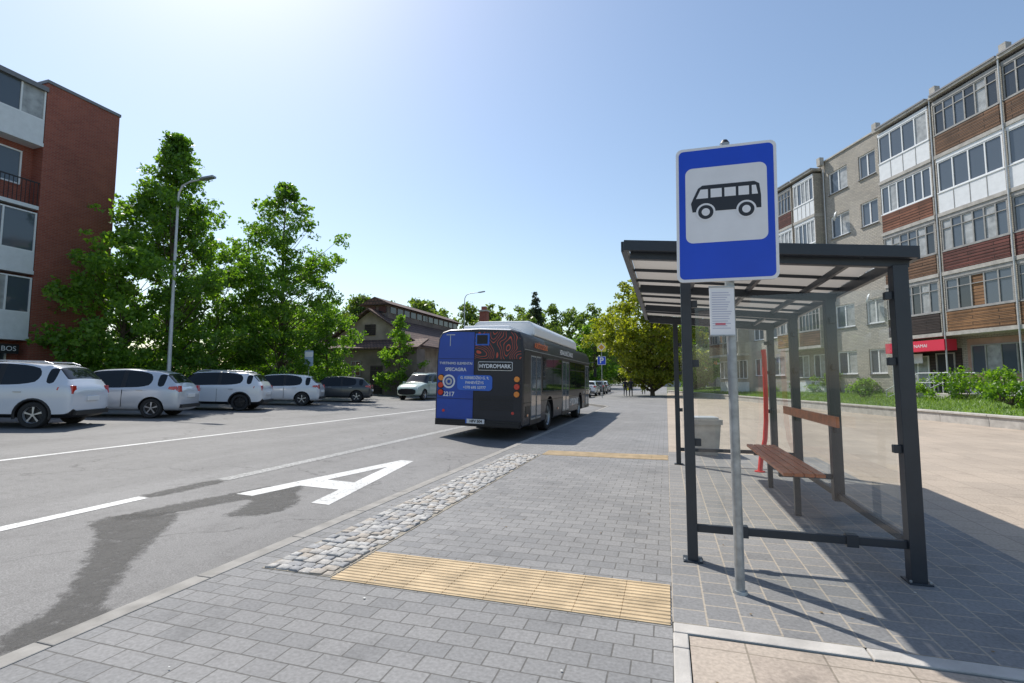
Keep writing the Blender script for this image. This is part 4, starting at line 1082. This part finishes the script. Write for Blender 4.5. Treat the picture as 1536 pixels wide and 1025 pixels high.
# ------------------------------------------------------------------ pedestrians
def person(loc, ang, top, bottom, hair, stride=.22, s=1.0):
    e = empty('pedestrian', loc, (0, 0, ang)); e.scale = (s, s, s)
    skin = bpy.data.materials.get('skin') or mat('skin', (.5, .3, .22), .6)
    V_ = [(0, 0, .95), (0, .02, 1.2), (0, .02, 1.42), (0, .03, 1.52),
          (.1, 0, .9), (.11, stride*.6, .5), (.11, stride*.7, .07), (.11, stride*.7+.16, .04),
          (-.1, 0, .9), (-.11, -stride*.2, .5), (-.11, -stride*1.3, .12), (-.11, -stride*1.3+.15, .04),
          (.19, .02, 1.41), (.24, -.06, 1.14), (.23, .02, .9), (.23, .05, .8),
          (-.19, .02, 1.41), (-.24, .08, 1.14), (-.23, .22, .95), (-.23, .27, .87)]
    E_ = [(0, 1), (1, 2), (2, 3), (0, 4), (4, 5), (5, 6), (6, 7), (0, 8), (8, 9), (9, 10), (10, 11), (2, 12), (12, 13), (13, 14), (14, 15), (2, 16), (16, 17), (17, 18), (18, 19)]
    Rr = [.15, .14, .15, .06, .1, .065, .045, .04, .1, .065, .045, .04, .07, .05, .038, .035, .07, .05, .038, .035]
    me = bpy.data.meshes.new('body'); me.from_pydata(V_, E_, []); o = bpy.data.objects.new('body', me); COL.objects.link(o); o.parent = e
    o.modifiers.new('skin', 'SKIN'); sb = o.modifiers.new('sub', 'SUBSURF'); sb.levels = 1; sb.render_levels = 1
    for i, r in enumerate(Rr): me.skin_vertices[0].data[i].radius = (r, r*.8 if i in (0, 1, 2) else r)
    me.skin_vertices[0].data[0].use_root = True
    bpy.context.view_layer.update(); nm = bpy.data.meshes.new_from_object(o.evaluated_get(bpy.context.evaluated_depsgraph_get()))
    o.modifiers.clear(); o.data = nm; nm.materials.clear()
    for m_ in (top, bottom, skin, M['black']): nm.materials.append(m_)
    for p in nm.polygons:
        z = p.center.z; p.use_smooth = True
        p.material_index = 3 if z < .1 else (1 if z < .93 and abs(p.center.x) < .195 else (2 if z > 1.47 or (z < .92) else 0))
    bm = bmesh.new(); bmesh.ops.create_uvsphere(bm, u_segments=14, v_segments=10, radius=.1)
    for v in bm.verts: v.co = Vector((v.co.x*.8, v.co.y*.95+.04, v.co.z*1.2+1.63))
    hm = bpy.data.meshes.new('head'); bm.to_mesh(hm); bm.free(); hm.materials.append(skin); hm.materials.append(hair)
    for p in hm.polygons: p.use_smooth = True; p.material_index = 1 if (p.center.z > 1.66 or p.center.y < .02) else 0
    h = bpy.data.objects.new('head', hm); COL.objects.link(h); h.parent = e
    b = MB(); b.prism([(-.012, .13, 1.6), (.012, .13, 1.6), (0, .13, 1.65)], (0, .03, 0), skin)
    for sx_ in (-.03, .03): b.box(sx_-.01, sx_+.01, .128, .138, 1.64, 1.65, M['black'])
    b.box(-.02, .02, .122, .13, 1.57, 1.578, M['red'])
    for s_ in (-1, 1):
        b.box(min(s_*.078, s_*.09), max(s_*.078, s_*.09), .02, .05, 1.6, 1.66, skin)
        hx = s_*.23; hy, hz = (.05, .8) if s_ > 0 else (.27, .87)
        for q in range(4): b.tube([(hx, hy+(q-1.5)*.018, hz-.02), (hx-s_*.005, hy+(q-1.5)*.019+.01, hz-.07), (hx-s_*.02, hy+(q-1.5)*.019+.012, hz-.095-.006*(q in (1, 2)))], .009, skin, 6)
        b.tube([(hx-s_*.01, hy+.03, hz), (hx-s_*.02, hy+.055, hz-.03), (hx-s_*.022, hy+.06, hz-.055)], .010, skin, 6)
    b.obj('face_and_fingers', e)
dk = mat('cloth_dark', (.02, .02, .028), .8); gy = mat('cloth_grey', (.12, .12, .14), .8); hr = mat('hair_brown', (.06, .035, .02), .7)
person((-3.35, 50, 0), 0, dk, dk, hr); person((-3.95, 51, 0), 0, dk, gy, hr, .18, .97); person((-2.5, 58, 0), rad(170), gy, dk, hr, .15, .96)

# ------------------------------------------------------------------ light, sky, camera
S = Vector((-.487, .376, .788)).normalized()
sd = bpy.data.lights.new('sun', 'SUN'); sd.energy = 5.0; sd.angle = rad(.53); sd.color = (1, .95, .87)
so = bpy.data.objects.new('sun', sd); COL.objects.link(so); so.rotation_euler = S.to_track_quat('Z', 'Y').to_euler()
wd = bpy.data.worlds.new('World'); scene.world = wd; wd.use_nodes = True
nt = wd.node_tree; bg = nt.nodes['Background']; sk = nt.nodes.new('ShaderNodeTexSky'); sk.sky_type = 'NISHITA'; sk.sun_disc = False
sk.sun_elevation = math.asin(S.z); sk.sun_rotation = math.atan2(S.x, S.y); sk.dust_density = .8; sk.air_density = 1.25; sk.ozone_density = 1.4
nt.links.new(sk.outputs[0], bg.inputs[0]); bg.inputs[1].default_value = .15
cam = bpy.data.cameras.new('camera'); co = bpy.data.objects.new('camera', cam); COL.objects.link(co)
cam.sensor_width = 36; cam.lens = 750/1536*36; cam.clip_end = 3000; cam.clip_start = .05
co.location = (0, 0, 1.45); co.rotation_euler = (rad(90+4.57), 0, rad(17.14))
scene.camera = co
scene.view_settings.view_transform = 'Standard'; scene.view_settings.look = 'None'; scene.view_settings.exposure = 0
